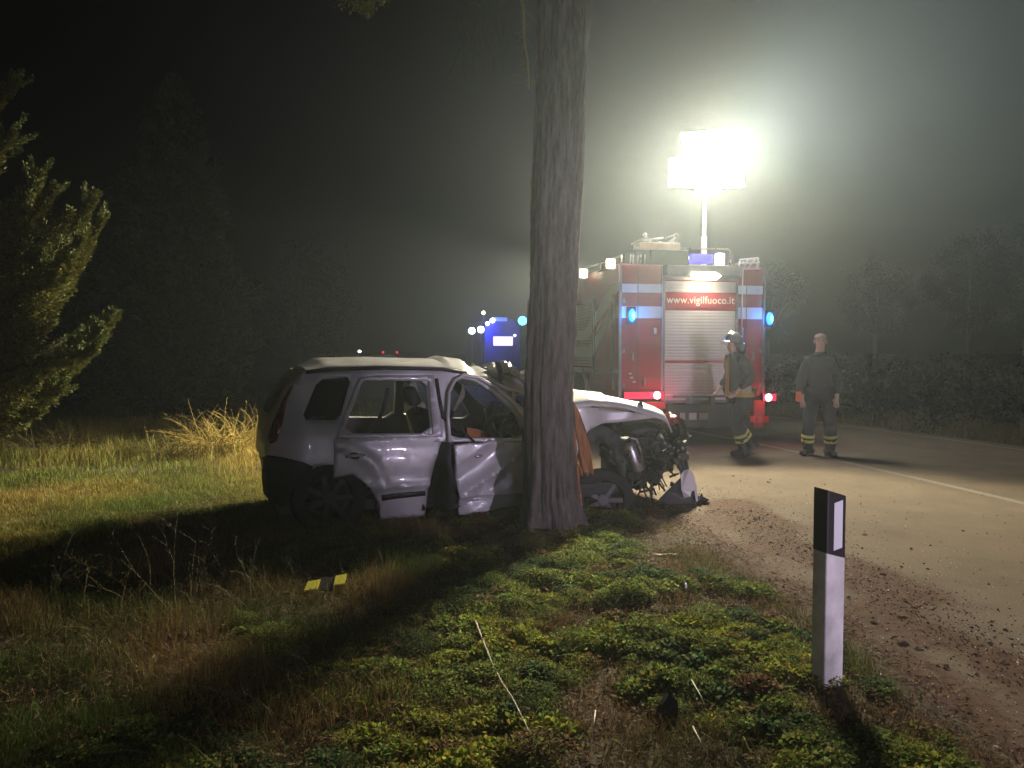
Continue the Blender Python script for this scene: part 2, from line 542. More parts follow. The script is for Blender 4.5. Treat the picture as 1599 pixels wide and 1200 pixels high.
def ground_cover():
    parts = []
    # mounds of small round leaves on the verge nearest the road
    k = 0
    while k < 2900:
        y = 2.45 + 4.6 * rnd.random() ** 1.25; x = rnd.uniform(-1.7, 1.95)
        e = edge_d(x, y)
        m = noise.noise(Vector((x * 1.3, y * 1.3, 11)))
        lim = 0.24 + 0.14 * noise.noise(Vector((x * 2, y * 2, 3)))
        if y > 4.2: lim += 0.10
        if e < lim or m < -0.12 + (0.25 if x < -0.7 else 0): k += 0.15; continue
        if e < 0.5 and rnd.random() < 0.45: continue
        if x < -0.4 and rnd.random() < 0.4: continue
        k += 1
        r = rnd.uniform(0.03, 0.11) * (1 if rnd.random() < 0.85 else 1.5); hgt = r * rnd.uniform(0.2, 0.62)
        if (x + 1.2) ** 2 + (y - 4.7) ** 2 < .55 ** 2: continue
        if abs(x - 1.38) < .2 and 2.85 < y < 3.4: continue
        n = int(2400 * r * r * 17)
        u = rng.normal(0, 0.45, (n, 2)) * r
        q = np.clip(1 - (u ** 2).sum(1) / (r * r), 0.0, 1)
        z = hgt * np.sqrt(q) * rng.uniform(0.55, 1.1, n)
        P = np.stack([x + u[:, 0], y + u[:, 1], gz(x, y) + z + 0.003], 1)
        D = np.stack([u[:, 0] / r + rng.normal(0, .6, n), u[:, 1] / r + rng.normal(0, .6, n), rng.uniform(-0.1, 0.9, n)], 1)
        N = np.stack([rng.normal(0, .45, n), rng.normal(0, .45, n), np.ones(n)], 1)
        sz = rnd.choice([0.007, 0.010, 0.013, 0.018]) * rng.uniform(0.6, 1.3, n)
        mm = noise.noise(Vector((x * 1.9, y * 1.9, 31)))
        c = G_YEL if mm > 0.08 else (G_GRN if mm > -0.22 else G_DRK)
        if rnd.random() < 0.3: c = rnd.choice([G_DRK, G_GRN, G_GRN, (0.24, 0.18, 0.09)])
        parts.append(leaves(P, D, N, sz * 1.25, sz, vary(c, n, 0.25, 0.15)))
    V, T, c = join(parts)
    tag(np_mesh('ground_cover', V, T, M_leaf, c), 'low leafy yellow-green weeds covering the verge beside the road', 'weeds', kind='stuff')
    # brown litter of dead leaves and bits of stem
    n = 60000
    y = 2.4 + 5.5 * rng.random(n) ** 1.1; x = rng.uniform(-3.2, 2.2, n)
    keep = np.array([edge_d(a, b) > -0.1 + 0.2 * noise.noise(Vector((a * 3, b * 3, 0))) for a, b in zip(x, y)])
    x, y = x[keep], y[keep]; n = len(x)
    z = np.array([gz(a, b) for a, b in zip(x, y)])
    P = np.stack([x, y, np.maximum(z, 0) + rng.uniform(0.002, 0.05, n)], 1)
    a = rng.uniform(0, 6.28, n)
    D = np.stack([np.cos(a), np.sin(a), rng.normal(0, .25, n)], 1)
    N = np.stack([rng.normal(0, .4, n), rng.normal(0, .4, n), np.ones(n)], 1)
    cc = np.where(rng.random((n, 1)) < 0.5, vary((0.12, 0.07, 0.035), n), vary((0.24, 0.17, 0.09), n))
    V, T, c = leaves(P, D, N, rng.uniform(0.01, 0.05, n), rng.uniform(0.003, 0.012, n), cc)
    tag(np_mesh('leaf_litter', V, T, M_straw, c), 'brown dead leaves and broken stems scattered over the verge', 'leaf litter', kind='stuff')


def grass():
    parts = []
    def field(n, fx, fy, hf, wf, colf, jit=0.35, tuft=6, spread=0.035):
        m = n // tuft
        X = fx(m); Y = fy(m)
        keep = np.array([edge_d(a, b) > 0.12 for a, b in zip(X, Y)]); X, Y = X[keep], Y[keep]; m = len(X)
        Z = np.array([gz(a, b) for a, b in zip(X, Y)])
        H = np.array([hf(a, b) for a, b in zip(X, Y)])
        k = np.repeat(np.arange(m), tuft); q = len(k)
        P = np.stack([X[k] + rng.normal(0, spread, q), Y[k] + rng.normal(0, spread, q), Z[k] - 0.01], 1)
        L_ = np.stack([rng.normal(0, jit, q), rng.normal(0, jit, q), np.zeros(q)], 1)
        h = H[k] * rng.uniform(0.45, 1.2, q); ok = H[k] > 0.004
        cbase = np.array([colf(a, b) for a, b in zip(X, Y)])[k]
        col = np.clip(cbase * (1 + rng.normal(0, 0.25, (q, 1))) * (1 + rng.normal(0, .1, (q, 3))), .004, .8)
        parts.append(blades(P[ok], L_[ok], h[ok], (wf * rng.uniform(0.6, 1.4, q))[ok], col[ok]))
    def mixcol(a, b, t): return tuple(a[i] * (1 - t) + b[i] * t for i in range(3))
    def colnear(x, y):
        t = noise.noise(Vector((x * 1.2, y * 1.2, 50)))
        c = mixcol((0.09, 0.13, 0.03), (0.28, 0.20, 0.08), min(1, max(0, 0.45 + t * 1.6)))
        return c
    def colfar(x, y):
        t = noise.noise(Vector((x * 0.5, y * 0.5, 20)))
        return mixcol((0.14, 0.185, 0.045), (0.38, 0.29, 0.09), min(1, max(0, 0.45 + t * 1.5)))
    # near verge: longer on the left, thin between the weeds on the right
    field(95000, lambda m: rng.uniform(-4.2, 1.9, m), lambda m: 2.3 + 4.4 * rng.random(m) ** 1.2,
          lambda x, y: (0.16 if x < -0.5 else 0.055 + 0.05 * max(0, -x + 0.4)) * (0.75 + 0.9 * noise.noise(Vector((x * 2, y * 2, 9)))), 0.0042, colnear, 0.45)
    field(42000, lambda m: rng.uniform(-1.2, 2.0, m), lambda m: 2.3 + 3.6 * rng.random(m) ** 1.2,
          lambda x, y: 0.085 * (0.7 + 1.1 * noise.noise(Vector((x * 2.6, y * 2.6, 19)))), 0.003,
          lambda x, y: mixcol((0.30, 0.19, 0.09), (0.16, 0.2, 0.05), min(1, max(0, .4 + 1.6 * noise.noise(Vector((x * 1.7, y * 1.7, 44)))))), 0.6)
    field(150000, lambda m: -0.9 - 7.5 * rng.random(m) ** 1.1, lambda m: 5.9 + 3.4 * rng.random(m),
          lambda x, y: 0.07 * (0.9 + 0.7 * noise.noise(Vector((x * 1.4, y * 1.4, 9)))), 0.0055, colfar, 0.5)
    # lit field behind the car
    field(110000, lambda m: -1.6 - 13 * rng.random(m) ** 1.2, lambda m: 6.2 + 8 * rng.random(m),
          lambda x, y: (0.055 if y < 8.3 else 0.09 + 0.06 * (y - 8.3)) * (0.85 + 0.8 * noise.noise(Vector((x, y, 9)))), 0.0065, colfar, 0.4)
    field(50000, lambda m: rng.uniform(-24, -2, m), lambda m: 10.5 + 16 * rng.random(m) ** 1.2,
          lambda x, y: 0.33 * (0.9 + 0.8 * noise.noise(Vector((x * .6, y * .6, 9)))), 0.012, colfar, 0.35, 7, 0.08)
    V, T, c = join(parts)
    tag(np_mesh('grass', V, T, M_straw, c), 'rough green and straw-coloured grass of the verge and field left of the car', 'grass', kind='stuff')
    # far verge across the road
    parts.clear()
    n = 26000
    y = 6 + 40 * rng.random(n) ** 1.3
    off = FAR_EDGE + 0.15 + 3.5 * rng.random(n) ** 1.4
    x = np.array([xc(b) for b in y]) + off
    P = np.stack([x, y, np.array([gz(a, b) for a, b in zip(x, y)])], 1)
    L_ = np.stack([rng.normal(0, .4, n), rng.normal(0, .4, n), np.zeros(n)], 1)
    V, T, c = blades(P, L_, rng.uniform(0.08, 0.4, n), rng.uniform(0.008, 0.02, n), vary((0.14, 0.11, 0.05), n))
    tag(np_mesh('roadside_grass', V, T, M_straw, c), 'dim dry grass along the far side of the road', 'grass', kind='stuff')


ground_cover()
grass()


def weed(x, y, h, rz, label, seed, group='dry branching weeds on the near verge', col=(0.20, 0.17, 0.08), spread=0.9, r0=0.0028):
    rr = random.Random(seed)
    lines, rad, cols = [], [], []
    def grow(p, d, L_, r, depth):
        n = 6; pts = [np.array(p)]; q = np.array(p, float); d = np.array(d, float)
        bend = np.array([rr.gauss(0, .17), rr.gauss(0, .17), -0.02 * depth])
        for i in range(n):
            d = d + bend * spread; d /= np.linalg.norm(d)
            q = q + d * L_ / n; q[2] = max(q[2], 0.01); pts.append(q.copy())
            if depth < 3 and i > 0 and rr.random() < (0.55 if depth < 2 else 0.35):
                s = np.array([rr.gauss(0, .7), rr.gauss(0, .7), rr.uniform(-.1, .6)])
                grow(q, d + s * 0.9, L_ * rr.uniform(.3, .6), r * 0.62, depth + 1)
        lines.append(np.array(pts)); rad.append(r)
        k = rr.uniform(0.7, 1.25); cols.append(tuple(c * k for c in col))
    for i in range(rr.randint(2, 4)):
        grow((rr.gauss(0, .03), rr.gauss(0, .03), -0.02), (rr.gauss(0, .35), rr.gauss(0, .35), 1), h * rr.uniform(.75, 1.1), r0, 0)
    V, T, c = tubes_np(lines, rad, cols)
    o = np_mesh('dry_weed', V, T, M_straw, c)
    o.location = (x, y, gz(x, y)); o.rotation_euler = (0, 0, rz)
    tag(o, label, 'weed', group)


WEEDS = [  # pixel of foot, height, label
    (60, 985, 0.50, 'tall dry branching weed at the left border of the near verge'),
    (155, 930, 0.40, 'thin dry weed rising against the shadow edge at the far left'),
    (215, 965, 0.55, 'dry weed with long straight stems right of the leftmost tall one'),
    (285, 985, 0.60, 'arching pale dry weed with a forked crown in the shadow'),
    (345, 1000, 0.50, 'pale hooked dry weed standing in the dark car shadow'),
    (140, 1060, 0.42, 'dry weed among green grass low at the left'),
    (390, 960, 0.38, 'slim dry weed just left of the two yellow squares'),
    (470, 900, 0.30, 'small dark weed below the rear wheel of the car'),
    (545, 945, 0.28, 'sparse weed right of the two yellow squares'),
    (480, 1080, 0.36, 'dark branching weed low in the tree shadow'),
    (270, 1150, 0.34, 'spreading dry weed at the bottom edge of the verge'),
    (560, 1130, 0.26, 'thin brown weed at the bottom where shadow meets lit grass'),
    (840, 870, 0.36, 'small leafless weed in front of the tree foot'),
    (700, 905, 0.22, 'faint dark weed in front of the crumpled front door'),
    (30, 1130, 0.42, 'dense dry weed in the lower left corner'),
    (420, 1150, 0.30, 'low curling dry weed at the bottom beside bright green grass'),
    (240, 885, 0.36, 'dry weed poking up into the light behind the shadow edge'),
]
for i, (px, py, h, lab) in enumerate(WEEDS):
    p = gnd(px, py)
    weed(p.x, p.y, h, rnd.uniform(0, 6), lab, 100 + i, col=(0.24, 0.19, 0.085) if i % 3 else (0.20, 0.19, 0.11))


def stems():
    lines, rad, cols = [], [], []
    rr = random.Random(77)
    for i in range(1500):
        x = rr.uniform(-3.8, -0.1) if rr.random() < .8 else rr.uniform(-.2, 1.3)
        y = 2.5 + 3.3 * rr.random() ** 1.1
        if edge_d(x, y) < .3: continue
        q = np.array([x, y, gz(x, y)]); d = np.array([rr.gauss(0, .6), rr.gauss(0, .6), rr.uniform(.2, 1.3)]); d /= np.linalg.norm(d)
        cv = np.array([rr.gauss(0, .12), rr.gauss(0, .12), -rr.uniform(0, .22)]); L_ = rr.uniform(.08, .34) * (1 if x < -.2 else .5); pts = [q.copy()]
        for k in range(6):
            d = d + cv; d /= np.linalg.norm(d); q = q + d * L_ / 6; q[2] = max(q[2], .012); pts.append(q.copy())
        lines.append(np.array(pts)); rad.append(rr.uniform(.0009, .0022)); k = rr.uniform(.5, 1.3); cols.append((.28 * k, .21 * k, .10 * k))
    V, T, c = tubes_np(lines, rad, cols)
    tag(np_mesh('dry_stems', V, T, M_straw, c), 'tangle of thin dry stems through the near verge', 'dry stems', kind='stuff')


stems()


def tangle(name, px, py, wdt, hgt, n, label, seed, col=(0.55, 0.42, 0.13)):
    p = gnd(px, py); rr = random.Random(seed)
    lines, rad, cols = [], [], []
    for i in range(n):
        a = rr.uniform(0, 6.28); r = wdt * 0.5 * math.sqrt(rr.random())
        q = np.array([math.cos(a) * r * .5, math.sin(a) * r * .4, 0.0])
        d = np.array([math.cos(a) * .7 + rr.gauss(0, .4), math.sin(a) * .7 + rr.gauss(0, .4), rr.uniform(.6, 2.0)]); d /= np.linalg.norm(d)
        L_ = hgt * rr.uniform(.7, 1.6); pts = [q.copy()]
        cv = np.array([rr.gauss(0, .12), rr.gauss(0, .12), -rr.uniform(.05, .34)])
        for k in range(8):
            d = d + cv; d /= np.linalg.norm(d); q = q + d * L_ / 8
            if q[2] < 0: break
            pts.append(q.copy())
        if len(pts) > 2:
            lines.append(np.array(pts)); rad.append(rr.uniform(.003, .0075)); k = rr.uniform(.5, 1.2); cols.append(tuple(c * k for c in col))
    V, T, c = tubes_np(lines, rad, cols)
    o = np_mesh(name, V, T, M_straw, c); o.location = (p.x, p.y, gz(p.x, p.y))
    tag(o, label, 'bush', 'tangled dry bushes in the field')


tangle('dry_bush', 352, 712, 1.7, 0.62, 520, 'big golden tangle of arching dry stems just left of the car', 5)
tangle('dry_bush', 258, 722, 1.3, 0.34, 260, 'low dry tangle left of the big golden one', 6, (0.26, 0.22, 0.09))
tangle('dry_bush', 75, 712, 1.6, 0.42, 300, 'brownish tangle of dry weeds under the lit conifer', 8, (0.20, 0.16, 0.07))
tangle('dry_bush', 432, 655, 2.2, 0.6, 380, 'reddish dry brush behind the rear of the car', 9, (0.26, 0.13, 0.07))
tangle('dry_bush', 160, 690, 1.8, 0.35, 260, 'pale dry brush at the foot of the dark cypress', 12, (0.20, 0.19, 0.09))

# ------------------------------------------------------------------ trees
M_bark = mat('tree_bark', (0.19, 0.15, 0.135), 0.9, nscale=9, namt=0.35)


def bark_material(name, c0, c1):
    m = bpy.data.materials.new(name); m.use_nodes = True
    nt = m.node_tree; b = nt.nodes['Principled BSDF']; L = nt.links.new
    tc = nt.nodes.new('ShaderNodeTexCoord'); mp = nt.nodes.new('ShaderNodeMapping'); mp.inputs['Scale'].default_value = (9, 9, 1.3)
    L(tc.outputs['Object'], mp.inputs[0])
    n = nt.nodes.new('ShaderNodeTexNoise'); n.inputs['Scale'].default_value = 3.2; n.inputs['Detail'].default_value = 9; n.inputs['Roughness'].default_value = 0.7
    L(mp.outputs[0], n.inputs['Vector'])
    cr = nt.nodes.new('ShaderNodeValToRGB'); cr.color_ramp.elements[0].position = 0.36; cr.color_ramp.elements[1].position = 0.66
    cr.color_ramp.elements[0].color = (*c0, 1); cr.color_ramp.elements[1].color = (*c1, 1)
    L(n.outputs[0], cr.inputs[0]); L(cr.outputs[0], b.inputs['Base Color']); b.inputs['Roughness'].default_value = 0.93
    bp = nt.nodes.new('ShaderNodeBump'); bp.inputs['Strength'].default_value = 0.6; bp.inputs['Distance'].default_value = 0.015
    L(n.outputs[0], bp.inputs['Height']); L(bp.outputs[0], b.inputs['Normal'])
    return m


M_bark2 = bark_material('furrowed_bark', (0.05, 0.04, 0.038), (0.17, 0.145, 0.135))
M_wood = bark_material('torn_fresh_wood', (0.26, 0.09, 0.035), (0.50, 0.22, 0.10))
M_barkdark = bark_material('dark_bark', (0.03, 0.024, 0.02), (0.09, 0.075, 0.06))

TREE = Vector((0.335, 6.45, 0))
tree = thing('roadside_tree', 'thick furrowed tree trunk the crashed silver car is wrapped around', 'tree', TREE)


def trunk_center(z):
    return Vector((np.interp(z, [0, 1.25, 2.85, 4.4, 9], [0.0, -0.03, 0.035, 0.10, 0.25]), 0.0, z))


def trunk_r(z): return float(np.interp(z, [-0.2, 0.0, 0.12, 0.35, 1.25, 2.85, 4.4, 9], [0.33, 0.275, 0.25, 0.232, 0.197, 0.2, 0.222, 0.15]))


def build_trunk():
    nu, nv = 132, 330; V = []
    for j in range(nv + 1):
        z = -0.2 + 9.2 * (j / nv) ** 1.25
        c = trunk_center(max(0, z)); r = trunk_r(z)
        for i in range(nu):
            a = 2 * math.pi * i / nu
            ca, sa = math.cos(a), math.sin(a)
            rid = noise.noise(Vector((ca * 3.2, sa * 3.2, z * 0.9))) * 0.028 + noise.noise(Vector((ca * 11, sa * 11, z * 6))) * 0.006
            w = noise.noise(Vector((ca * 9, sa * 9, z * 1.5))) * 0.5
            fur = -abs(noise.noise(Vector((ca * 8 + w, sa * 8, z * 1.1 + 4)))) * 0.03 + abs(noise.noise(Vector((ca * 19, sa * 19, z * 9)))) * 0.012 + noise.noise(Vector((ca * 30, sa * 30, z * 22))) * 0.004
            root = 0
            if z < 0.5: root = 0.07 * (1 - max(0, z) / 0.5) ** 2 * math.sin(a * 5 + 1)
            scar = 0
            da = abs(((a - R(-30)) + math.pi) % (2 * math.pi) - math.pi)
            if z < 1.05 and da < 0.35: scar = -0.02 * (1 - da / 0.35)
            rr = r + rid + fur + root + scar
            V.append((c.x + ca * rr, c.y + sa * rr, z))
    T = [(j * nu + i, j * nu + (i + 1) % nu, (j + 1) * nu + (i + 1) % nu, (j + 1) * nu + i) for j in range(nv) for i in range(nu)]
    np_mesh('trunk', np.array(V), np.array(T), M_bark2, parent=tree, smooth=True)


build_trunk()


def splinter():
    m = MB()
    def loc(px, py, Y): return at(px, py, Y) - TREE
    front = [(896, 628), (903, 640), (912, 664), (921, 694), (926, 722), (927, 742), (921, 738), (918, 744), (912, 736), (908, 741), (905, 700), (899, 668)]
    a = [m.bm.verts.new(loc(x, y, 6.47 + 0.02 * math.sin(i * 2.1))) for i, (x, y) in enumerate(front)]
    b = [m.bm.verts.new(loc(x - 2, y, 6.56 + 0.02 * math.sin(i * 1.3))) for i, (x, y) in enumerate(front)]
    m.bm.faces.new(a); m.bm.faces.new(b[::-1])
    for i in range(len(a)): m.bm.faces.new((a[i], b[i], b[(i + 1) % len(a)], a[(i + 1) % len(a)]))
    o = m.build('wood_splinter', M_wood, tree)
    o['label'] = 'slab of torn orange wood hanging from the trunk'
    m = MB()
    for k, (x0, y0, x1, y1) in enumerate([(897, 690, 906, 790), (900, 720, 910, 745), (894, 650, 899, 720), (902, 742, 908, 805)]):
        m.tube([loc(x0, y0, 6.42 + .02 * k), loc((x0 + x1) / 2 + 1, (y0 + y1) / 2, 6.4), loc(x1, y1, 6.44)], [0.004, 0.012, 0.003], 5)
    m.build('bark_shred', M_wood, tree)


splinter()


def hanging_bits():
    def loc(p): return np.array(p - TREE)
    lines, rad, cols = [], [], []
    rr = random.Random(3)
    # pale strip of bark and a few twigs hanging from the crown
    pts = [(812, -20), (816, 20), (820, 60), (823, 100), (827, 140)]
    lines.append([loc(at(x + rr.gauss(0, 1.5), y, 6.05)) for x, y in pts]); rad.append(0.016); cols.append((0.34, 0.30, 0.17))
    for k in range(26):
        t = rr.random() * 130
        p = at(812 + t * 0.11, t, 6.05); q = p + Vector((rr.gauss(0, .06), rr.gauss(0, .05), -abs(rr.gauss(0.05, .08))))
        lines.append([loc(p), loc((p + q) / 2 + Vector((0.01, 0, 0))), loc(q)]); rad.append(0.0035); cols.append((0.22, 0.20, 0.09))
    for k in range(16):
        x0 = rr.uniform(715, 800); y0 = rr.uniform(-30, 30)
        pts = [at(x0, y0, 6.1)]
        for i in range(6):
            pts.append(pts[-1] + Vector((rr.gauss(0.02 if k % 2 else -.01, .03), rr.gauss(0, .02), -rr.uniform(.05, .12))))
        lines.append([loc(p) for p in pts]); rad.append(0.003); cols.append((0.10, 0.085, 0.05))
    V, T, c = tubes_np(lines, rad, cols, 4)
    np_mesh('hanging_twigs', V, T, M_straw, c, parent=tree)
    # limbs above the frame that carry the crown
    m = MB()
    for ax, ay, L_ in ((-1.2, -0.3, 2.2), (1.3, 0.5, 2.6), (-0.4, 1.3, 2.4), (0.6, -1.1, 2.0), (-1.0, 0.9, 2.6)):
        p0 = trunk_center(4.9 + L_ * 0.3)
        m.tube([p0, p0 + Vector((ax * .5, ay * .5, .6)), p0 + Vector((ax, ay, 1.3)) * (L_ / 1.8), p0 + Vector((ax * 1.5, ay * 1.5, 1.6)) * (L_ / 1.6)], [.11, .08, .045, .015], 8)
    p0 = trunk_center(5.3)
    m.tube([p0, p0 + Vector((-.6, -.2, .2)), p0 + Vector((-1.1, -.35, -.2)), at(566, -30, 6.0) - TREE], [.05, .035, .02, .008], 6)
    m.build('limb', M_bark2, tree, True)
    # leaves: a drooping spray into the top of the frame and the crown above it
    Ps, Ds, n = [], [], 0
    def spray(c, rad_, cnt):
        Ps.append(rng.normal(0, 1, (cnt, 3)) * np.array(rad_) + np.array(c))
    spray(np.array(at(562, 3, 6.0) - TREE), (.055, .05, .035), 260)
    spray(np.array(at(545, -4, 6.0) - TREE), (.06, .05, .03), 160)
    spray(np.array(at(588, -8, 6.0) - TREE), (.05, .05, .04), 160)
    spray(np.array(at(578, 12, 6.0) - TREE), (.02, .02, .03), 60)
    for k in range(70):
        a = rnd.uniform(0, 6.28); r = rnd.uniform(.5, 2.8)
        spray((r * math.cos(a), r * math.sin(a), rnd.uniform(6.0, 9.3)), (.3, .3, .22), 260)
    P = np.concatenate(Ps); n = len(P)
    D = rng.normal(0, 1, (n, 3)); D[:, 2] -= .4
    V, T, c = leaves(P, D, rng.normal(0, 1, (n, 3)) + np.array([0, 0, 1.0]), rng.uniform(.02, .045, n), rng.uniform(.010, .02, n), vary((0.13, 0.14, 0.03), n))
    np_mesh('crown', V, T, M_leaf, c, parent=tree)


hanging_bits()


def plume(P0, P1, r, n, size, col, curve=0.12, out=0.8):
    """a feathery conifer spray running from P0 to P1"""
    P0, P1 = np.array(P0), np.array(P1)
    t = rng.random(n) ** 0.8
    ax = P1 - P0; L_ = np.linalg.norm(ax); ax = ax / L_
    mid = np.array([0, 0, -1.0]) * curve * L_
    base = P0 + (P1 - P0) * t[:, None] + mid * (4 * t * (1 - t))[:, None]
    prof = np.sin(np.pi * np.clip(t * 0.82 + 0.12, 0, 1)) ** 0.7
    q = rng.normal(0, 1, (n, 3)); q -= (q @ ax)[:, None] * ax; q /= np.linalg.norm(q, axis=1, keepdims=True)
    lob = 0.65 + 0.35 * np.sin(t * 23 + q[:, 0] * 4) * np.cos(q[:, 2] * 5 + t * 9)
    rad = r * prof * lob * rng.random(n) ** 0.5
    P = base + q * rad[:, None]
    D = ax * 1.1 + q * out + rng.normal(0, .35, (n, 3))
    sz = size * rng.uniform(.6, 1.4, n)
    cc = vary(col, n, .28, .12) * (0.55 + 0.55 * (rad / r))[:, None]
    return leaves(P, D, rng.normal(0, 1, (n, 3)), sz * 1.7, sz * 0.6, cc)


def left_conifer():
    Y = 8.4
    base = gnd(-150, 760); base = Vector((-6.55, Y + 0.1, 0))
    t = thing('conifer_tree', 'floodlit yellow-green conifer branching in from the left edge', 'tree', base)
    trunk = MB(); trunk.tube([(0, 0, -.1), (.03, 0, 1.5), (0, .05, 3.5), (.02, 0, 6)], [.2, .16, .11, .03], 10)
    trunk.build('trunk', M_barkdark, t, True)
    # sprays: root pixel, tip pixel, width in px
    S = [(-60, 520, 62, 268, 46), (-30, 560, 150, 300, 34), (-20, 570, 158, 340, 34), (-20, 470, 110, 330, 42), (-60, 420, 35, 300, 50),
         (-30, 520, 110, 410, 46), (-30, 600, 182, 490, 38), (20, 590, 165, 515, 34), (-30, 640, 130, 560, 36), (-40, 600, 90, 470, 48),
         (-50, 500, 60, 440, 60), (-50, 640, 60, 590, 46), (-70, 300, 22, 205, 18), (-60, 290, 12, 234, 14), (-70, 200, 26, 130, 16),
         (-40, 560, 60, 520, 60), (-50, 450, 70, 400, 60), (-80, 400, 5, 330, 60), (20, 640, 100, 600, 30), (-60, 660, 62, 640, 40),
         (-60, 380, 45, 330, 46), (10, 470, 128, 372, 30), (-20, 420, 85, 290, 32), (60, 565, 150, 545, 24),
         (-150, 150, -30, 20, 50), (-170, 300, -40, 120, 60), (-200, 500, -80, 300, 80), (-220, 620, -90, 500, 80)]
    parts = []
    limbs = MB()
    for i, (x0, y0, x1, y1, w) in enumerate(S):
        dy = rnd.uniform(-.35, .35)
        p0 = at(x0, y0, Y + dy) - base; p1 = at(x1, y1, Y + dy + rnd.uniform(-.15, .15)) - base
        r = w / F * Y * 0.62
        n = int(3000 * max(.35, (p1 - p0).length) * (0.5 + r * 2.2))
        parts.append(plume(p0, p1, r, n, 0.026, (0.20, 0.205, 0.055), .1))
        # side sprigs that break the outline
        for k in range(9):
            u = rnd.uniform(.25, .98); q = p0.lerp(p1, u)
            d = (p1 - p0).normalized() * .16 + Vector((rnd.gauss(0, .09), rnd.gauss(0, .07), rnd.uniform(-.03, .17)))
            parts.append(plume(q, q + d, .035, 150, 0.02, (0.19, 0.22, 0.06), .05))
        limbs.tube([Vector((0, 0, max(.4, p0.z - .3))), p0 * .6 + Vector((0, 0, p0.z * .3)), p0, p0.lerp(p1, .6)], [.05, .035, .022, .006], 6)
    V, T, c = join(parts)
    limbs.build('limb', M_barkdark, t, True)
    np_mesh('crown', V, T, M_needle, c, parent=t)


left_conifer()


def cone_tree(name, x, y, h, r, label, seed, col, n=150, leaf=0.06, low=0.05, group=None, dens=260, cat='tree'):
    global rnd
    keep = rnd; rnd = random.Random(seed)
    t = thing(name, label, cat, (x, y, gz(x, y) - .02), rnd.uniform(0, 6), group)
    MB().tube([(0, 0, -.1), (.05, 0, h * .5), (0, 0, h * .96)], [h * .02, h * .013, .02], 8).build('trunk', M_barkdark, t, True)
    parts = []
    for k in range(n):
        u = (k + rnd.random()) / n; z = h * (low + (0.95 - low) * u)
        a = k * 2.39996 + rnd.gauss(0, .3)
        rr_ = r * (1 - u) ** 0.75 * rnd.uniform(.65, 1.15) * (0.55 + 0.45 * min(1, u * 6))
        d = Vector((math.cos(a), math.sin(a), 0))
        p0 = d * rr_ * .15 + Vector((0, 0, z)); p1 = d * rr_ + Vector((0, 0, z + rr_ * rnd.uniform(.15, .6)))
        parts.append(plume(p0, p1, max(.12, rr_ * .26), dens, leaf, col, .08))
    V, T, c = join(parts)
    np_mesh('crown', V, T, M_needle, c, parent=t)
    rnd = keep


cone_tree('cypress_tree', -6.7, 15.5, 7.2, 1.95, 'tall dark cypress barely visible behind the field', 21, (0.045, 0.055, 0.022), 260, .075, .02)
cone_tree('cypress_tree', -11.4, 19.0, 6.0, 1.9, 'dark cypress hidden behind the lit conifer at far left', 22, (0.03, 0.04, 0.018), 110, .11, .02, None, 160)


def round_tree(name, x, y, h, r, label, seed, col, trunk_h, group=None, n=46, leaf=.12, dens=150):
    rr = random.Random(seed)
    t = thing(name, label, 'tree', (x, y, gz(x, y) - .02), 0, group)
    m = MB(); m.tube([(0, 0, -.1), (rr.gauss(0, .1), 0, trunk_h), (rr.gauss(0, .2), 0, h * .75)], [.2, .15, .05], 8)
    for k in range(5):
        a = rr.uniform(0, 6.28); m.tube([(0, 0, trunk_h * .9), (math.cos(a) * r * .4, math.sin(a) * r * .4, trunk_h + (h - trunk_h) * .35), (math.cos(a) * r * .8, math.sin(a) * r * .8, trunk_h + (h - trunk_h) * .6)], [.09, .05, .015], 6)
    m.build('trunk', M_barkdark, t, True)
    Ps = []
    for k in range(n):
        v = Vector((rr.gauss(0, 1), rr.gauss(0, 1), rr.gauss(0, 1))).normalized() * rr.random() ** .4
        c = (v.x * r, v.y * r, trunk_h + (h - trunk_h) * (.5 + .5 * v.z))
        Ps.append(rng.normal(0, 1, (dens, 3)) * r * .13 + np.array(c))
    P = np.concatenate(Ps); q = len(P)
    V, T, c = leaves(P, rng.normal(0, 1, (q, 3)), rng.normal(0, 1, (q, 3)), leaf * rng.uniform(.6, 1.3, q), leaf * .6 * rng.uniform(.6, 1.3, q), vary(col, q))
    np_mesh('crown', V, T, M_far, c, parent=t)


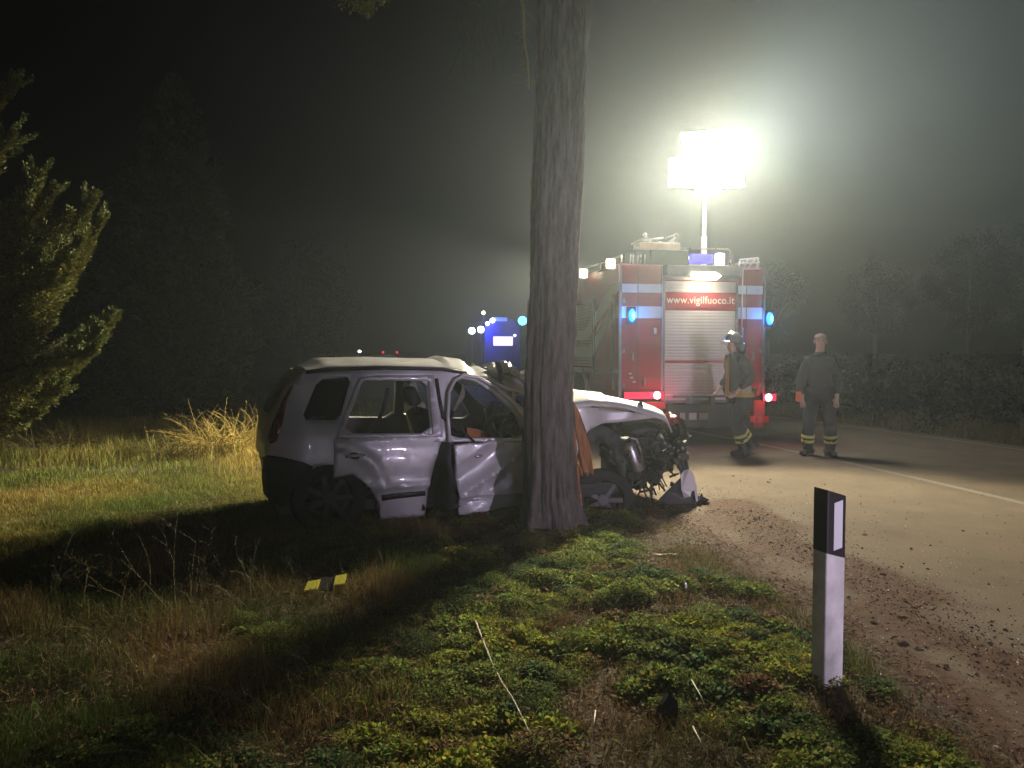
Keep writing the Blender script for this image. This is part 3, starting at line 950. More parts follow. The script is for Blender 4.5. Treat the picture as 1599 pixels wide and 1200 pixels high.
gr = 'hazy trees beyond the far side of the road'
for i, (x, y, h, r, lab) in enumerate([
        (27.4, 46.5, 8.5, 2.2, 'tree with a pale straight trunk at the far right beyond the road'),
        (24.4, 52.0, 7.5, 2.2, 'hazy tree second from the right beyond the road'),
        (18.8, 57.0, 8.0, 2.5, 'hazy tree right of the standing firefighter'),
        (12.6, 60.0, 8.5, 2.8, 'hazy tree directly behind the standing firefighter'),
        (33.2, 50.0, 9.5, 3.0, 'large dim tree at the right border behind the others')]):
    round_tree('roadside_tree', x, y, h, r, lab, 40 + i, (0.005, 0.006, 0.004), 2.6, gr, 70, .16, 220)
for i, (x, y, w) in enumerate([(9.6, 14.6, 1.6), (8.7, 17.6, 1.9), (11.2, 13.0, 1.8), (7.9, 21.5, 2.2)]):
    labs = ['low dark bush behind the far edge line, midway to the right border', 'low dark bush right of the standing firefighter', 'dark bush nearest the right border across the road', 'dark bush just behind the standing firefighter']
    Ps = []
    rr = random.Random(i)
    for k in range(34):
        Ps.append(rng.normal(0, 1, (160, 3)) * .16 + np.array([rr.gauss(0, w * .45), rr.gauss(0, w * .4), rr.uniform(.1, 1.15)]))
    P = np.concatenate(Ps); P = P[P[:, 2] > 0]; q = len(P)
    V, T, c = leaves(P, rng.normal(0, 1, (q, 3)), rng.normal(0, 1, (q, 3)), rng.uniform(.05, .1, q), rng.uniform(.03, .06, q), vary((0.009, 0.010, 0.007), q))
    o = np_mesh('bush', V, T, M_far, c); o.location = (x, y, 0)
    tag(o, labs[i], 'bush', 'dark bushes across the road')
for i, (x, y, h, r, lab) in enumerate([
        (-15.0, 33.0, 7.5, 3.0, 'black far tree behind the field left of the dark cypress'),
        (-9.8, 36.0, 7.0, 2.8, 'black far tree beyond the rear of the car')]):
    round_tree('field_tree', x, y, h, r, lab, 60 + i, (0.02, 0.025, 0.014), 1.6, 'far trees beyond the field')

# ------------------------------------------------------------------ the crashed car
TH = R(20)
CR = Vector((-2.02, 6.12, 0))
CU = Vector((math.cos(TH), math.sin(TH), 0)); CV = Vector((-math.sin(TH), math.cos(TH), 0))
WID = 1.70
car = thing('crashed_car', 'wrecked silver small estate car wrapped around the tree trunk', 'car', CR, TH)


def sz(px, py, w=0.0):
    """pixel -> (s, z) on the plane w metres in from the near side"""
    r = ray(px, py); o = Vector((0, 0, CAM_H)); q = CR + CV * w
    k = (q - o).dot(CV) / r.dot(CV)
    p = o + r * k
    return (p - CR).dot(CU), p.z


def tum(s, z):
    w = 0.0
    if z > 0.82: w += 0.20 * ((z - 0.82) / 0.58) ** 1.25
    if z < 0.42: w += 0.07 * ((0.42 - z) / 0.3) ** 2
    w += 0.018 * math.cos((z - 0.62) * 7) * -1 + 0.018
    if s < 0.42: w += 0.26 * ((0.42 - s) / 0.42) ** 2.2
    if s > 3.55: w += 0.25 * ((s - 3.55) / 0.4) ** 2
    return w


def szt(px, py, dw=0.0):
    w = 0.0
    for _ in range(5):
        s, z = sz(px, py, w + dw); w = tum(s, z)
    return s, z


def dense(pts, step=0.04, closed=True):
    out = []
    n = len(pts)
    for i in range(n if closed else n - 1):
        a, b = pts[i], pts[(i + 1) % n]
        k = max(1, int(math.dist(a, b) / step))
        for j in range(k): out.append((a[0] + (b[0] - a[0]) * j / k, a[1] + (b[1] - a[1]) * j / k))
    return out


def smooth_poly(pts, it=1):
    for _ in range(it):
        q = []
        n = len(pts)
        for i in range(n):
            a, b = pts[i], pts[(i + 1) % n]
            q.append((a[0] * .88 + b[0] * .12, a[1] * .88 + b[1] * .12)); q.append((a[0] * .12 + b[0] * .88, a[1] * .12 + b[1] * .88))
        pts = q
    return pts


def panel(name, outer, holes, m, parent, wf, thick=0.03, step=0.06, smooth=1, trace=True, tr=szt):
    """a pressed panel in the side of the car: outline with holes, gridded, curved by wf(s,z), with thickness"""
    conv = (lambda p: tr(*p)) if trace else (lambda p: p)
    bm = bmesh.new()
    edges = []
    allp = []
    for loop in [outer] + holes:
        P = dense(smooth_poly([conv(p) for p in loop], smooth), 0.05)
        vs = [bm.verts.new((p[0], 0, p[1])) for p in P]
        for i in range(len(vs)): edges.append(bm.edges.new((vs[i], vs[(i + 1) % len(vs)])))
        allp += P
    bmesh.ops.triangle_fill(bm, edges=edges, use_beauty=True, normal=(0, -1, 0))
    s0, s1 = min(p[0] for p in allp), max(p[0] for p in allp); z0, z1 = min(p[1] for p in allp), max(p[1] for p in allp)
    x = s0 + step
    while x < s1:
        bmesh.ops.bisect_plane(bm, geom=bm.verts[:] + bm.edges[:] + bm.faces[:], plane_co=(x, 0, 0), plane_no=(1, 0, 0)); x += step
    z = z0 + step
    while z < z1:
        bmesh.ops.bisect_plane(bm, geom=bm.verts[:] + bm.edges[:] + bm.faces[:], plane_co=(0, 0, z), plane_no=(0, 0, 1)); z += step
    bmesh.ops.remove_doubles(bm, verts=bm.verts[:], dist=1e-4)
    for v in bm.verts: v.co.y = wf(v.co.x, v.co.z)
    for f in bm.faces:
        f.normal_update()
    bmesh.ops.recalc_face_normals(bm, faces=bm.faces[:])
    if sum(f.normal.y for f in bm.faces) > 0: bmesh.ops.reverse_faces(bm, faces=bm.faces[:])
    me = bpy.data.meshes.new(name); bm.to_mesh(me); bm.free()
    o = link(name, me, m, parent, True)
    if thick:
        md = o.modifiers.new('solid', 'SOLIDIFY'); md.thickness = thick; md.offset = -1
        me.set_sharp_from_angle(angle=R(40))
    return o


W_Q = [(470, 656), (497, 593), (549, 588), (530, 656)]
W_R = [(534, 677), (563, 592), (666, 592), (674, 677)]
W_F = [(698, 650), (700, 606), (712, 590), (742, 594), (772, 615), (808, 648), (820, 684), (703, 684)]
SHELL = [(474, 580), (540, 576), (640, 575), (705, 579), (750, 590), (786, 610), (822, 642), (836, 690), (704, 690), (622, 692), (524, 690),
         (523, 737), (498, 727), (474, 742), (456, 768), (448, 792), (428, 786), (417, 772), (413, 715), (415, 690), (421, 664), (436, 632), (455, 602)]
shell = panel('body_side', SHELL, [W_Q, W_R, W_F], M_silver, car, tum, 0.05)


def far(s, z): return WID - tum(s, z)


def near_only(px, py): return szt(px, py)


FAR_SHELL = [(474, 580), (540, 576), (640, 575), (705, 579), (750, 590), (786, 610), (822, 642), (850, 660), (890, 690), (890, 800), (590, 806), (560, 745), (498, 727), (456, 768), (448, 792), (428, 786), (413, 715), (421, 664), (455, 602)]
fs = panel('body_side', FAR_SHELL, [W_Q, W_R, [(690, 677), (690, 600), (735, 592), (775, 618), (822, 677)]], M_silver, car, far, 0.04)
panel('inner_trim', FAR_SHELL, [W_Q, W_R, [(690, 677), (690, 600), (735, 592), (775, 618), (822, 677)]], M_seatdark, car, lambda s, z: far(s, z) - .05, 0)  # dark lining added so the lit cabin reads as shaded
panel('quarter_window', W_Q, [], M_darkglass, car, lambda s, z: tum(s, z) + 0.012, 0.006)


def rear_door_w(s, z):
    w = tum(s, z) - 0.022
    # forward end is pushed inwards and twisted
    a, _ = szt(640, 740); b, _ = szt(700, 740)
    if s > a: w += 0.10 * ((s - a) / (b - a)) ** 1.7 * (1.15 - z)
    # pressed crease and buckles
    zc = 0.395 - 0.02 * (s - 0.8)
    w -= 0.030 * math.exp(-((z - zc) / 0.028) ** 2)
    w += 0.012 * math.exp(-((z - 0.70) / 0.05) ** 2)
    w += noise.noise(Vector((s * 2.2, z * 2.6, 2))) * 0.006
    w += 0.006 * math.exp(-(((s - 1.35) * .6 + (z - .62)) / 0.08) ** 2)
    # flare over the wheel
    s0, z0 = szt(515, 778)
    d = math.hypot(s - s0, z - z0)
    w -= 0.032 * math.exp(-((d - 0.44) / 0.05) ** 2)
    return w


RD = [(521, 685), (600, 683), (684, 681), (690, 690), (680, 722), (668, 765), (664, 806), (594, 811), (590, 785), (574, 757), (550, 741), (521, 746)]
rdoor = panel('rear_door', RD, [], M_silver, car, rear_door_w, 0.05, 0.04, 0)
wf_trim = lambda s, z: tum(s, z) - 0.03
WFRAME = [(524, 684), (540, 640), (560, 590), (590, 586), (676, 586), (684, 620), (690, 682)]
panel('window_frame', WFRAME, [[(534, 677), (549, 640), (566, 594), (668, 594), (676, 677)]], M_silver, rdoor, wf_trim, 0.03, 0.08, 0)
panel('lower_trim', [(594, 772), (640, 768), (664, 767), (664, 774), (640, 776), (595, 781)], [], M_black, rdoor, lambda s, z: rear_door_w(s, z) - 0.008, 0.01, 0.08, 0)
# handle recess and handle
hs, hz = szt(555, 711)
hw = rear_door_w(hs, hz)
m = MB(); m.ball((hs, hw + .004, hz), .062, .012, .030, 3); m.build('handle_recess', M_black, rdoor, True)
m = MB(); m.tube([(hs - .085, hw - .005, hz - .004), (hs - .04, hw - .028, hz + .004), (hs + .05, hw - .028, hz + .004), (hs + .07, hw - .004, hz)], [.009, .013, .013, .009], 8)
m.build('door_handle', M_silver, rdoor, True)


def front_door_w(s, z):
    w = tum(s, z) - 0.05
    # diagonal fold running up to the trunk
    s0, z0 = szt(718, 772); s1, z1 = szt(818, 700)
    dx, dz = s1 - s0, z1 - z0; L_ = math.hypot(dx, dz)
    t = ((s - s0) * dx + (z - z0) * dz) / L_; d = (-(s - s0) * dz + (z - z0) * dx) / L_
    w -= 0.075 * math.exp(-(d / 0.035) ** 2) * min(1, max(0.1, t / L_ + .2))
    w += 0.10 * max(0, 1 - abs(d - 0.13) / 0.12) * .6
    w += 0.09 * max(0, 1 - abs(d + 0.12) / 0.10) * .7
    zc = szt(760, 772)[1]
    w -= 0.03 * math.exp(-((z - zc) / 0.02) ** 2)
    w += noise.noise(Vector((s * 6, z * 6, 9))) * 0.02
    return w + 0.10 * max(0, s - szt(770, 720)[0])


FD = [(707, 694), (760, 690), (818, 689), (832, 696), (836, 750), (820, 786), (780, 793), (745, 800), (716, 804), (713, 760)]
fdoor = panel('front_door', FD, [], M_silver, car, front_door_w, 0.04, 0.03, 0)
hs, hz = szt(745, 712); hw = front_door_w(hs, hz)
MB().ball((hs, hw, hz), .045, .016, .016, 2).build('door_handle', M_metal, fdoor, True)
# bent frame of the front window
m = MB()
P = [(700, 690), (697, 650), (699, 612), (708, 594), (722, 586), (745, 590), (772, 605), (800, 632), (818, 655)]
m.tube([(lambda q: (q[0], tum(*q) - .05, q[1]))(szt(*p)) for p in P], .016, 8)
m.build('window_frame', M_silver, fdoor, True)
m = MB()
for P, r in (([(680, 592), (684, 620), (690, 650), (716, 672)], .02), ([(716, 668), (740, 690)], .01)):
    m.tube([(lambda q: (q[0], tum(*q) - .02, q[1]))(szt(*p)) for p in P], r, 8)
m.build('door_pillar', M_black, car, True)
m = MB()
def pil(u, v):
    sa = np.interp(v, [0, 1], [szt(655, 800)[0], szt(678, 690)[0]]); sb = np.interp(v, [0, 1], [szt(722, 800)[0], szt(716, 690)[0]])
    p = Vector((sa + (sb - sa) * u, .07 + .05 * math.sin(u * 7), .15 + .64 * v)); return p + noise.noise_vector(Vector((u * 3, v * 5, 3))) * .025
m.grid(14, 24, pil); m.build('door_pillar', M_chassis, car, True)  # dark sheet set in the door gap to give the look of shade


def roof_fn(u, v):
    s0, s1 = szt(476, 580)[0], szt(822, 640)[0] + .12
    s = s0 + (s1 - s0) * u
    px = [0, .1, .3, .6, .72, .85, 1.0]
    ez = np.interp(u, px, [szt(480, 580)[1], szt(520, 576)[1], szt(600, 574)[1], szt(690, 577)[1], szt(735, 585)[1], szt(785, 602)[1], szt(812, 625)[1]])
    w = 0.19 + (WID - .38) * v
    crown = 0.085 * math.sin(math.pi * min(1, max(0, v))) ** 0.55 * min(1, .25 + u * 8)
    z = ez + crown + (0.035 * math.sin(math.pi * v) if u > .6 else 0)
    if u > .62:  # buckled by the impact
        k = (u - .62) / .38
        z += noise.noise(Vector((s * 4.5, w * 4.0, 1))) * .07 * k + .07 * k * v - 0.05 * math.exp(-((u - .72 - .1 * v) / .03) ** 2)
        w += noise.noise(Vector((s * 5, w * 5, 8))) * .04 * k
    else:
        z += noise.noise(Vector((s * 1.5, w * 2, 1))) * .008
    return (s + .04 * math.sin(math.pi * v) * (-1 if u < .5 else 1), w, z)


m = MB(); m.grid(64, 32, roof_fn)
rf = m.build('roof', M_silver, car, True)
md = rf.modifiers.new('s', 'SOLIDIFY'); md.thickness = .02
# roof side rails
for sgn in (0, 1):
    m = MB()
    pts = []
    for px, py in [(478, 583), (520, 578), (600, 576), (690, 578), (728, 584)]:
        s, z = szt(px, py); pts.append((s, (.17 if not sgn else WID - .17), z + .008))
    m.tube(pts, .017, 8); m.build('roof_rail', M_chassis, car, True)
# headliner under the roof
m = MB(); m.grid(10, 6, lambda u, v: (szt(500, 590)[0] + u * 1.55, .22 + (WID - .44) * v, szt(500, 588)[1] - .03 + .02 * math.sin(3 * v))); m.build('headliner', M_seatdark, car)

# crumpled windscreen
M_crazed = mat('crazed_windscreen', (0.74, 0.75, 0.73), 0.25, 0.1, nscale=45, namt=0.5, bump=0.9, bscale=40)
s0 = szt(800, 620)[0] + .05


def ws(u, v):
    s = s0 + .62 * u; w = .18 + (WID - .36) * v; z = 1.36 - .34 * u
    return (s + noise.noise(Vector((u * 6, v * 7, 0))) * .07, w + noise.noise(Vector((u * 7, v * 9, 5))) * .05, z + noise.noise(Vector((u * 5, v * 8, 9))) * .12 + .03)


m = MB(); m.grid(22, 30, ws); m.build('windscreen', M_crazed, car)
# torn strip of roof skin and crumpled pillar beside the trunk
m = MB()
def crumple(u, v):
    a = Vector((szt(776, 590)[0], .20, 1.33)); b = Vector((szt(822, 640)[0] + .04, .26, 1.00))
    p = a.lerp(b, u) + Vector((0, .34 * v, .05 * v))
    n = noise.noise_vector(Vector((u * 4.5, v * 4.5, 3)))
    return p + n * .075
m.grid(20, 14, crumple); m.build('crumpled_pillar', M_silver, car)
m = MB()
m.prism([(szt(770, 562)[0], 1.435), (szt(778, 562)[0], 1.43), (szt(790, 600)[0], 1.27), (szt(783, 602)[0], 1.26)], .17, .19, 'y'); m.build('torn_seal', M_black, car)

# hood
H0, H1 = sz(893, 640)[0] - .12, sz(1056, 650)[0]


def hood(u, v):
    s = H0 + (H1 - H0) * u + .06 * math.sin(math.pi * v) * u; w = .06 + (WID - .2) * v
    z = np.interp(u, [0, .3, .6, .85, 1.0], [1.06, 1.075, 1.02, .955, .90]) + .055 * math.sin(math.pi * v) ** .6 + .03 * v
    if v < .06: z -= .05 * (1 - v / .06)
    z += noise.noise(Vector((s * 2, w * 2.4, 6))) * .025 + (.03 * math.exp(-((v - .2) / .05) ** 2) if u < .5 else 0)
    if u > .93: z -= .10 * ((u - .93) / .07) ** 2
    return (s, w, z)


m = MB(); m.grid(36, 30, hood); hd = m.build('bonnet', M_silver, car, True)
hd.modifiers.new('s', 'SOLIDIFY').thickness = .02
# front wing
def wing_w(s, z): return .05 + noise.noise(Vector((s * 4, z * 4, 2))) * .035 + max(0, (z - .85)) * .12
s3 = lambda x, y: sz(x, y, .05)
panel('front_wing', [(880, 634), (930, 637), (985, 644), (1030, 652), (1000, 656), (960, 660), (940, 662), (920, 672), (905, 692), (896, 740), (880, 740)], [], M_silver, car, wing_w, .03, .05, 1, True, s3)
panel('wheel_arch_liner', [(893, 705), (905, 682), (925, 668), (948, 664), (968, 676), (980, 700), (985, 750), (972, 748), (965, 710), (948, 690), (925, 692), (908, 712), (900, 760), (890, 760)], [], M_black, car, lambda s, z: .10, .25, .1, 1, True, s3)


def wheel(px, py, r, name, tilt=0.0, steer=0.0, w0=0.02, rimm=None):
    s, z = sz(px, py, w0)
    e = bpy.data.objects.new(name, None); C.objects.link(e); e.parent = car
    e.location = (s, w0, z); e.rotation_euler = (tilt, 0, steer)
    M = Matrix.Rotation(R(-90), 4, 'X')  # local z -> +y (into the car)
    prof = [(r * .62, .0), (r * .66, -.012), (r * .90, -.012), (r * .97, .012), (r, .05), (r, .15), (r * .96, .19), (r * .62, .2)]
    m = MB(); m.lathe(prof, 40, M, True)
    m.build('tyre', M_rubber, e, True)
    m = MB(); m.lathe([(r * .655, .0), (r * .62, .012), (r * .60, .05), (r * .60, .16), (r * .63, .19), (r * .655, .19)], 40, M, True)
    for k in range(7):
        a = 2 * math.pi * k / 7
        Mk = Matrix.Rotation(a, 4, 'Y')
        m.box(.03, .018, -.024, r * .62, .045, .024, Mk, .006)
    m.lathe([(0.0, .012), (.05, .014), (.062, .03), (.06, .08)], 20, M)
    m.build('rim', rimm or M_rim, e, 'auto')
    m = MB(); m.lathe([(0.001, .07), (r * .45, .07), (r * .45, .09), (.001, .09)], 28, M); m.build('brake_disc', M_engine, e, True)
    return e


wheel(514, 779, .315, 'rear_wheel', R(2), 0)
wheel(943, 782, .31, 'front_wheel', R(-10), R(-14), .10, M_engine)  # front rim takes a darker metal to stand for the shade there
# wheels on the far side
for nm, px, py in (('rear_wheel', 514, 779), ('front_wheel', 950, 775)):
    s, z = sz(px, py, 0)
    e = bpy.data.objects.new(nm, None); C.objects.link(e); e.parent = car; e.location = (s, WID - .22, .31)
    M = Matrix.Rotation(R(-90), 4, 'X')
    MB().lathe([(.19, 0), (.28, 0), (.31, .04), (.31, .16), (.28, .2), (.19, .2)], 32, M, True).build('tyre', M_rubber, e, True)
    MB().lathe([(.001, .05), (.19, .05), (.19, .18), (.001, .18)], 24, M).build('rim', M_rim, e, True)

# rear end: tailgate, lamp, bumper, floor
prof = [szt(*p) for p in [(474, 580), (455, 602), (436, 632), (421, 664), (415, 690), (414, 715)]]


def tail(u, v):
    k = u * (len(prof) - 1); i = min(int(k), len(prof) - 2); f = k - i
    s = prof[i][0] * (1 - f) + prof[i + 1][0] * f; z = prof[i][1] * (1 - f) + prof[i + 1][1] * f
    w0 = tum(s, z); w = w0 + (WID - 2 * w0) * v
    return (s - .05 * math.sin(math.pi * v) ** .5, w, z)


m = MB(); m.grid(16, 20, tail); m.build('tailgate', M_silver, car, True)
m = MB(); m.grid(8, 12, lambda u, v: tuple(np.array(tail(.08 + .42 * u, .12 + .76 * v)) + np.array((-.012, 0, 0)))); m.build('rear_window', M_darkglass, car, True)
TL = [(434, 640), (424, 664), (418, 684), (420, 694), (430, 690), (440, 662), (446, 628), (458, 600), (450, 608)]
panel('tail_lamp', TL, [], mat('unlit_red_lens', (0.10, 0.008, 0.01), 0.15), car, lambda s, z: tum(s, z) - .012, .03, .06, 1)
BP = [(412, 710), (440, 714), (474, 722), (490, 730), (468, 748), (452, 772), (446, 792), (425, 786), (411, 770), (408, 740)]
panel('rear_bumper', BP, [], M_black, car, lambda s, z: tum(s, z) - .03, .06, .05, 1)
bs, bz0, bz1 = szt(410, 740)[0] + .16, szt(430, 786)[1], szt(430, 712)[1]
m = MB(); m.grid(6, 24, lambda u, v: (bs - .02 - .06 * math.sin(math.pi * v) ** .4, .22 + (WID - .44) * v, bz0 + (bz1 - bz0) * u)); m.build('rear_bumper', M_black, car, True)
m = MB(); m.box(.15, .12, .17, 3.35, WID - .12, .28, bev=.02); m.box(.95, .10, .155, 3.0, .2, .24, bev=.02); m.build('floor_pan', M_chassis, car)
# inner rear arch and door inner trims
m = MB(); m.box(.12, .2, .28, .95, WID - .2, .62, bev=.06); m.build('boot_floor', M_seatdark, car)


# interior
def seat(s, w, mt, lean=R(-14), wide=.48, nm='front_seat'):
    e = bpy.data.objects.new(nm, None); C.objects.link(e); e.parent = car; e.location = (s, w, .30); e.rotation_euler = (0, lean * .0, 0)
    m = MB(); m.box(0, -wide / 2, .05, .50, wide / 2, .20, bev=.05); m.build('cushion', mt, e, True)
    Mb = Matrix.Translation((.04, 0, .16)) @ Matrix.Rotation(lean, 4, 'Y')
    m = MB(); m.box(-.07, -wide / 2, 0, .07, wide / 2, .58, Mb, .05); m.build('backrest', mt, e, True)
    m = MB(); m.box(-.05, -.13, .62, .05, .13, .80, Mb, .045); m.build('headrest', mt, e, True)
    for q in (-.05, .05): MB().tube([Mb @ Vector((0, q, .55)), Mb @ Vector((0, q, .66))], .006, 6).build('headrest_post', M_metal, e)
    return e


ss = szt(600, 680)[0]
seat(ss - .28, .42, M_seat, R(-16), .52, 'rear_seat'); seat(ss - .28, 1.22, M_seat, R(-16), .60, 'rear_seat')
ss = szt(705, 680)[0]
seat(ss - .02, .48, M_seatdark, R(-22)); seat(ss + .02, 1.22, M_seat, R(-12))
# steering wheel pushed back towards the seat
sw, zw = sz(795, 655, .38)
Msw = Matrix.Translation((sw, .40, zw)) @ Matrix.Rotation(R(-62), 4, 'Y') @ Matrix.Rotation(R(14), 4, 'X')
e = bpy.data.objects.new('steering_wheel', None); C.objects.link(e); e.parent = car
m = MB()
ring = [Msw @ Vector((.19 * math.cos(a), .19 * math.sin(a), 0)) for a in np.linspace(0, 2 * math.pi, 33)]
m.tube(ring, .014, 8, False); m.build('wheel_ring', M_black, e, True)
m = MB()
for a in (0.2, 2.0, 4.1): m.tube([Msw @ Vector((0, 0, -.02)), Msw @ Vector((.18 * math.cos(a), .18 * math.sin(a), 0))], .012, 6)
m.ball(Msw @ Vector((0, 0, -.01)), .06, .06, .05, 2); m.build('wheel_hub', M_black, e, True)
# dashboard, torn cloth and seat belt, orange box
def dash(u, v):
    p = Vector((szt(822, 660)[0] + .02 - .10 * math.sin(v * 3), .15 + 1.4 * v, .62 + .36 * u))
    return p + noise.noise_vector(Vector((u * 3, v * 7, 1))) * .06 + Vector((.15 * u * u, 0, 0))
m = MB(); m.grid(10, 26, dash); m.build('dashboard', M_black, car)
m = MB()
a = sz(712, 600, .55); b = sz(706, 645, .3)
def cloth(u, v):
    p = Vector((a[0] + .05, .5, 1.22)).lerp(Vector((b[0], .3, .92)), u) + Vector((.10 * v * math.sin(u * 3 + .4), .15 * v, 0))
    return p + noise.noise_vector(Vector((u * 4, v * 3, 7))) * .02
m.grid(14, 6, cloth); m.build('torn_headliner', M_seat, car, True)
m = MB()
p0 = sz(672, 600, .25); p1 = sz(600, 680, .3)
a_ = Vector((sz(606, 606, .5)[0], .5, sz(606, 606, .5)[1])); b_ = Vector((sz(580, 680, .5)[0], .5, sz(580, 680, .5)[1]))
m.tube([a_, (a_ + b_) / 2 + Vector((.03, .03, 0)), b_], .018, 6); m.build('seat_belt', M_black, car)
m = MB(); q0 = sz(728, 668, .30); q1 = sz(784, 690, .30)
m.prism([(q0[0], q0[1]), (q0[0] + .01, q1[1] - .05), (q1[0], q1[1] - .05), (q1[0] - .02, q1[1] + .01), (q0[0] + .12, q0[1] - .02)], .28, .36)
m.build('torn_door_trim', mat('brown_board', (0.32, 0.13, 0.05), .8, nscale=12), car)
# loose metal and wires near the dashboard
m = MB()
for k in range(26):
    p = Vector((szt(812, 670)[0] + rnd.gauss(-.02, .07), rnd.uniform(.05, .4), rnd.uniform(.62, .95)))
    q = p + Vector((rnd.gauss(0, .06), rnd.gauss(0, .06), rnd.gauss(0, .08)))
    m.tube([p, (p + q) / 2 + Vector((rnd.gauss(0, .03), 0, rnd.gauss(0, .03))), q], rnd.uniform(.003, .009), 5)
m.build('loose_wiring', M_metal, car, True)['kind'] = 'stuff'


# exposed engine bay
def eng(px, py, w): s, z = sz(px, py, w); return Vector((s, w, z))
m = MB()
m.box(*(eng(965, 742, .5)), *(eng(1022, 680, .9)), bev=.02)
m.ball(eng(1010, 690, .4), .16, .2, .12, 3, .5); m.ball(eng(1030, 715, .35), .14, .15, .13, 3, .6); m.ball(eng(990, 740, .3), .15, .12, .15, 3, .6); m.ball(eng(955, 700, .25), .11, .12, .12, 3, .5)
m.ball(eng(1000, 670, .3), .22, .2, .07, 3, .4)
m.build('engine_block', M_engine, car, True)
c0, c1 = eng(981, 692, .08), eng(996, 738, .05)
m = MB(); m.tube([c0, c0.lerp(c1, .06), c0.lerp(c1, .1), c0.lerp(c1, .92), c0.lerp(c1, .96), c1], [.045, .062, .068, .068, .06, .04], 20)
m.build('filter_canister', M_metal, car, 'auto')
m = MB()
m.tube([eng(975, 690, .03), eng(983, 684, .0), eng(994, 686, -.01), eng(1001, 705, -.01), eng(1006, 742, .02)], .010, 8)
m.build('hose', M_metal, car, True)
m = MB()
for k in range(34):
    p = eng(rnd.uniform(965, 1058), rnd.uniform(665, 745), rnd.uniform(.03, .5))
    pts = [p]
    for i in range(4): pts.append(pts[-1] + Vector((rnd.gauss(0, .06), rnd.gauss(0, .04), rnd.gauss(-.02, .05))))
    m.tube(pts, rnd.uniform(.006, .016), 6)
m.build('tangled_cables', M_black, car, True)['kind'] = 'stuff'
m = MB()
for x0, y0, x1, y1 in ((1012, 740, 1018, 790), (1020, 745, 1030, 765), (1030, 750, 1037, 768), (1005, 760, 1020, 772), (1002, 745, 990, 790), (1022, 735, 1041, 760), (1008, 758, 1016, 777)):
    m.tube([eng(x0, y0, .2), eng((x0 + x1) / 2 + 3, (y0 + y1) / 2, .22), eng(x1, y1, .2)], .008, 5)
m.build('dangling_wires', M_black, car, True)['kind'] = 'stuff'
m = MB()
for k in range(46):
    p = eng(rnd.gauss(1020, 28), rnd.gauss(712, 26), rnd.uniform(.05, .3)); d = rnd.uniform(.02, .07)
    m.box(-d, -.01, -d * .6, d, .01, d * .6, Matrix.Translation(p) @ Matrix.Rotation(rnd.uniform(0, 6), 4, (rnd.gauss(0, 1), rnd.gauss(0, 1), rnd.gauss(0, 1))))
m.build('broken_panels', M_engine, car)['kind'] = 'stuff'
m = MB()
for x, y in ((1038, 693), (1046, 697), (1052, 700), (1058, 704), (1060, 690), (1066, 700), (1061, 714), (1048, 708)):
    m.ball(eng(x, y, .16), .016, .016, .014, 2, .8)
m.build('broken_lamp_bits', M_metal, car)['kind'] = 'stuff'
m = MB()
m.tube([eng(1056, 715, .25), eng(1064, 735, .25), eng(1068, 762, .3)], [.03, .022, .012], 6)
m.tube([eng(1063, 655, .3), eng(1068, 690, .3), eng(1072, 742, .3)], .022, 8)
m.build('bumper_beam', M_engine, car, True)
m = MB(); fx = sz(1050, 655, .4)[0]
def front(u, v):
    p = Vector((fx + .07 * math.sin(math.pi * v) + .02, .2 + 1.3 * v, .34 + .52 * u))
    return p + noise.noise_vector(Vector((u * 4, v * 6, 2))) * .07
m.grid(14, 26, front); m.build('radiator', M_engine, car)
m = MB(); m.ball(eng(1046, 655, .25), .08, .09, .06, 3, .5); m.build('headlamp', mat('red_reflection_glass', (0.25, 0.03, 0.03), .15), car, True)  # dark red reflection put into the glass colour
# body floor filler between the doors and trunk
m = MB()
def sill(u, v):
    p = Vector((szt(716, 795)[0] + .75 * u, .04 + .10 * v, .20 + .05 * u)); return p + noise.noise_vector(Vector((u * 6, v * 3, 4))) * .03
m.grid(18, 5, sill); m.build('sill', M_silver, car, True)

# ------------------------------------------------------------------ bumper corner and headlamp lying on the asphalt
p = gnd(1064, 786)
frag = thing('bumper_fragment', 'torn black bumper corner with white lamp shell lying on the asphalt', 'debris', (p.x, p.y, 0.0))
def fl(px, py, d=0.0):
    return at(px, py, p.y + d) - Vector((p.x, p.y, 0))
m = MB()
out = [(1028, 781), (1040, 768), (1052, 757), (1064, 745), (1070, 752), (1078, 760), (1090, 774), (1092, 776), (1096, 770), (1098, 776), (1108, 781), (1100, 785), (1085, 788), (1060, 790), (1040, 787)]
a = [m.bm.verts.new(fl(x, y, -.05 + .03 * math.sin(i * 2.3))) for i, (x, y) in enumerate(out)]
b = [m.bm.verts.new(fl(x, y, .12 + .05 * math.sin(i * 1.7))) for i, (x, y) in enumerate(out)]
m.bm.faces.new(a); m.bm.faces.new(b[::-1])
for i in range(len(a)): m.bm.faces.new((a[i], b[i], b[(i + 1) % len(a)], a[(i + 1) % len(a)]))
m.build('bumper_corner', M_black, frag)
m = MB()
out = [(1063, 742), (1068, 735), (1076, 733), (1083, 740), (1088, 760), (1090, 782), (1087, 784), (1084, 766), (1080, 768), (1078, 776), (1068, 778), (1064, 765)]
a = [m.bm.verts.new(fl(x, y, -.09 + .02 * math.sin(i * 2))) for i, (x, y) in enumerate(out)]
b = [m.bm.verts.new(fl(x, y, -.03)) for i, (x, y) in enumerate(out)]
m.bm.faces.new(a); m.bm.faces.new(b[::-1])
for i in range(len(a)): m.bm.faces.new((a[i], b[i], b[(i + 1) % len(a)], a[(i + 1) % len(a)]))
m.build('lamp_shell', mat('white_plastic', (0.75, 0.75, 0.74), .35), frag)
m = MB()
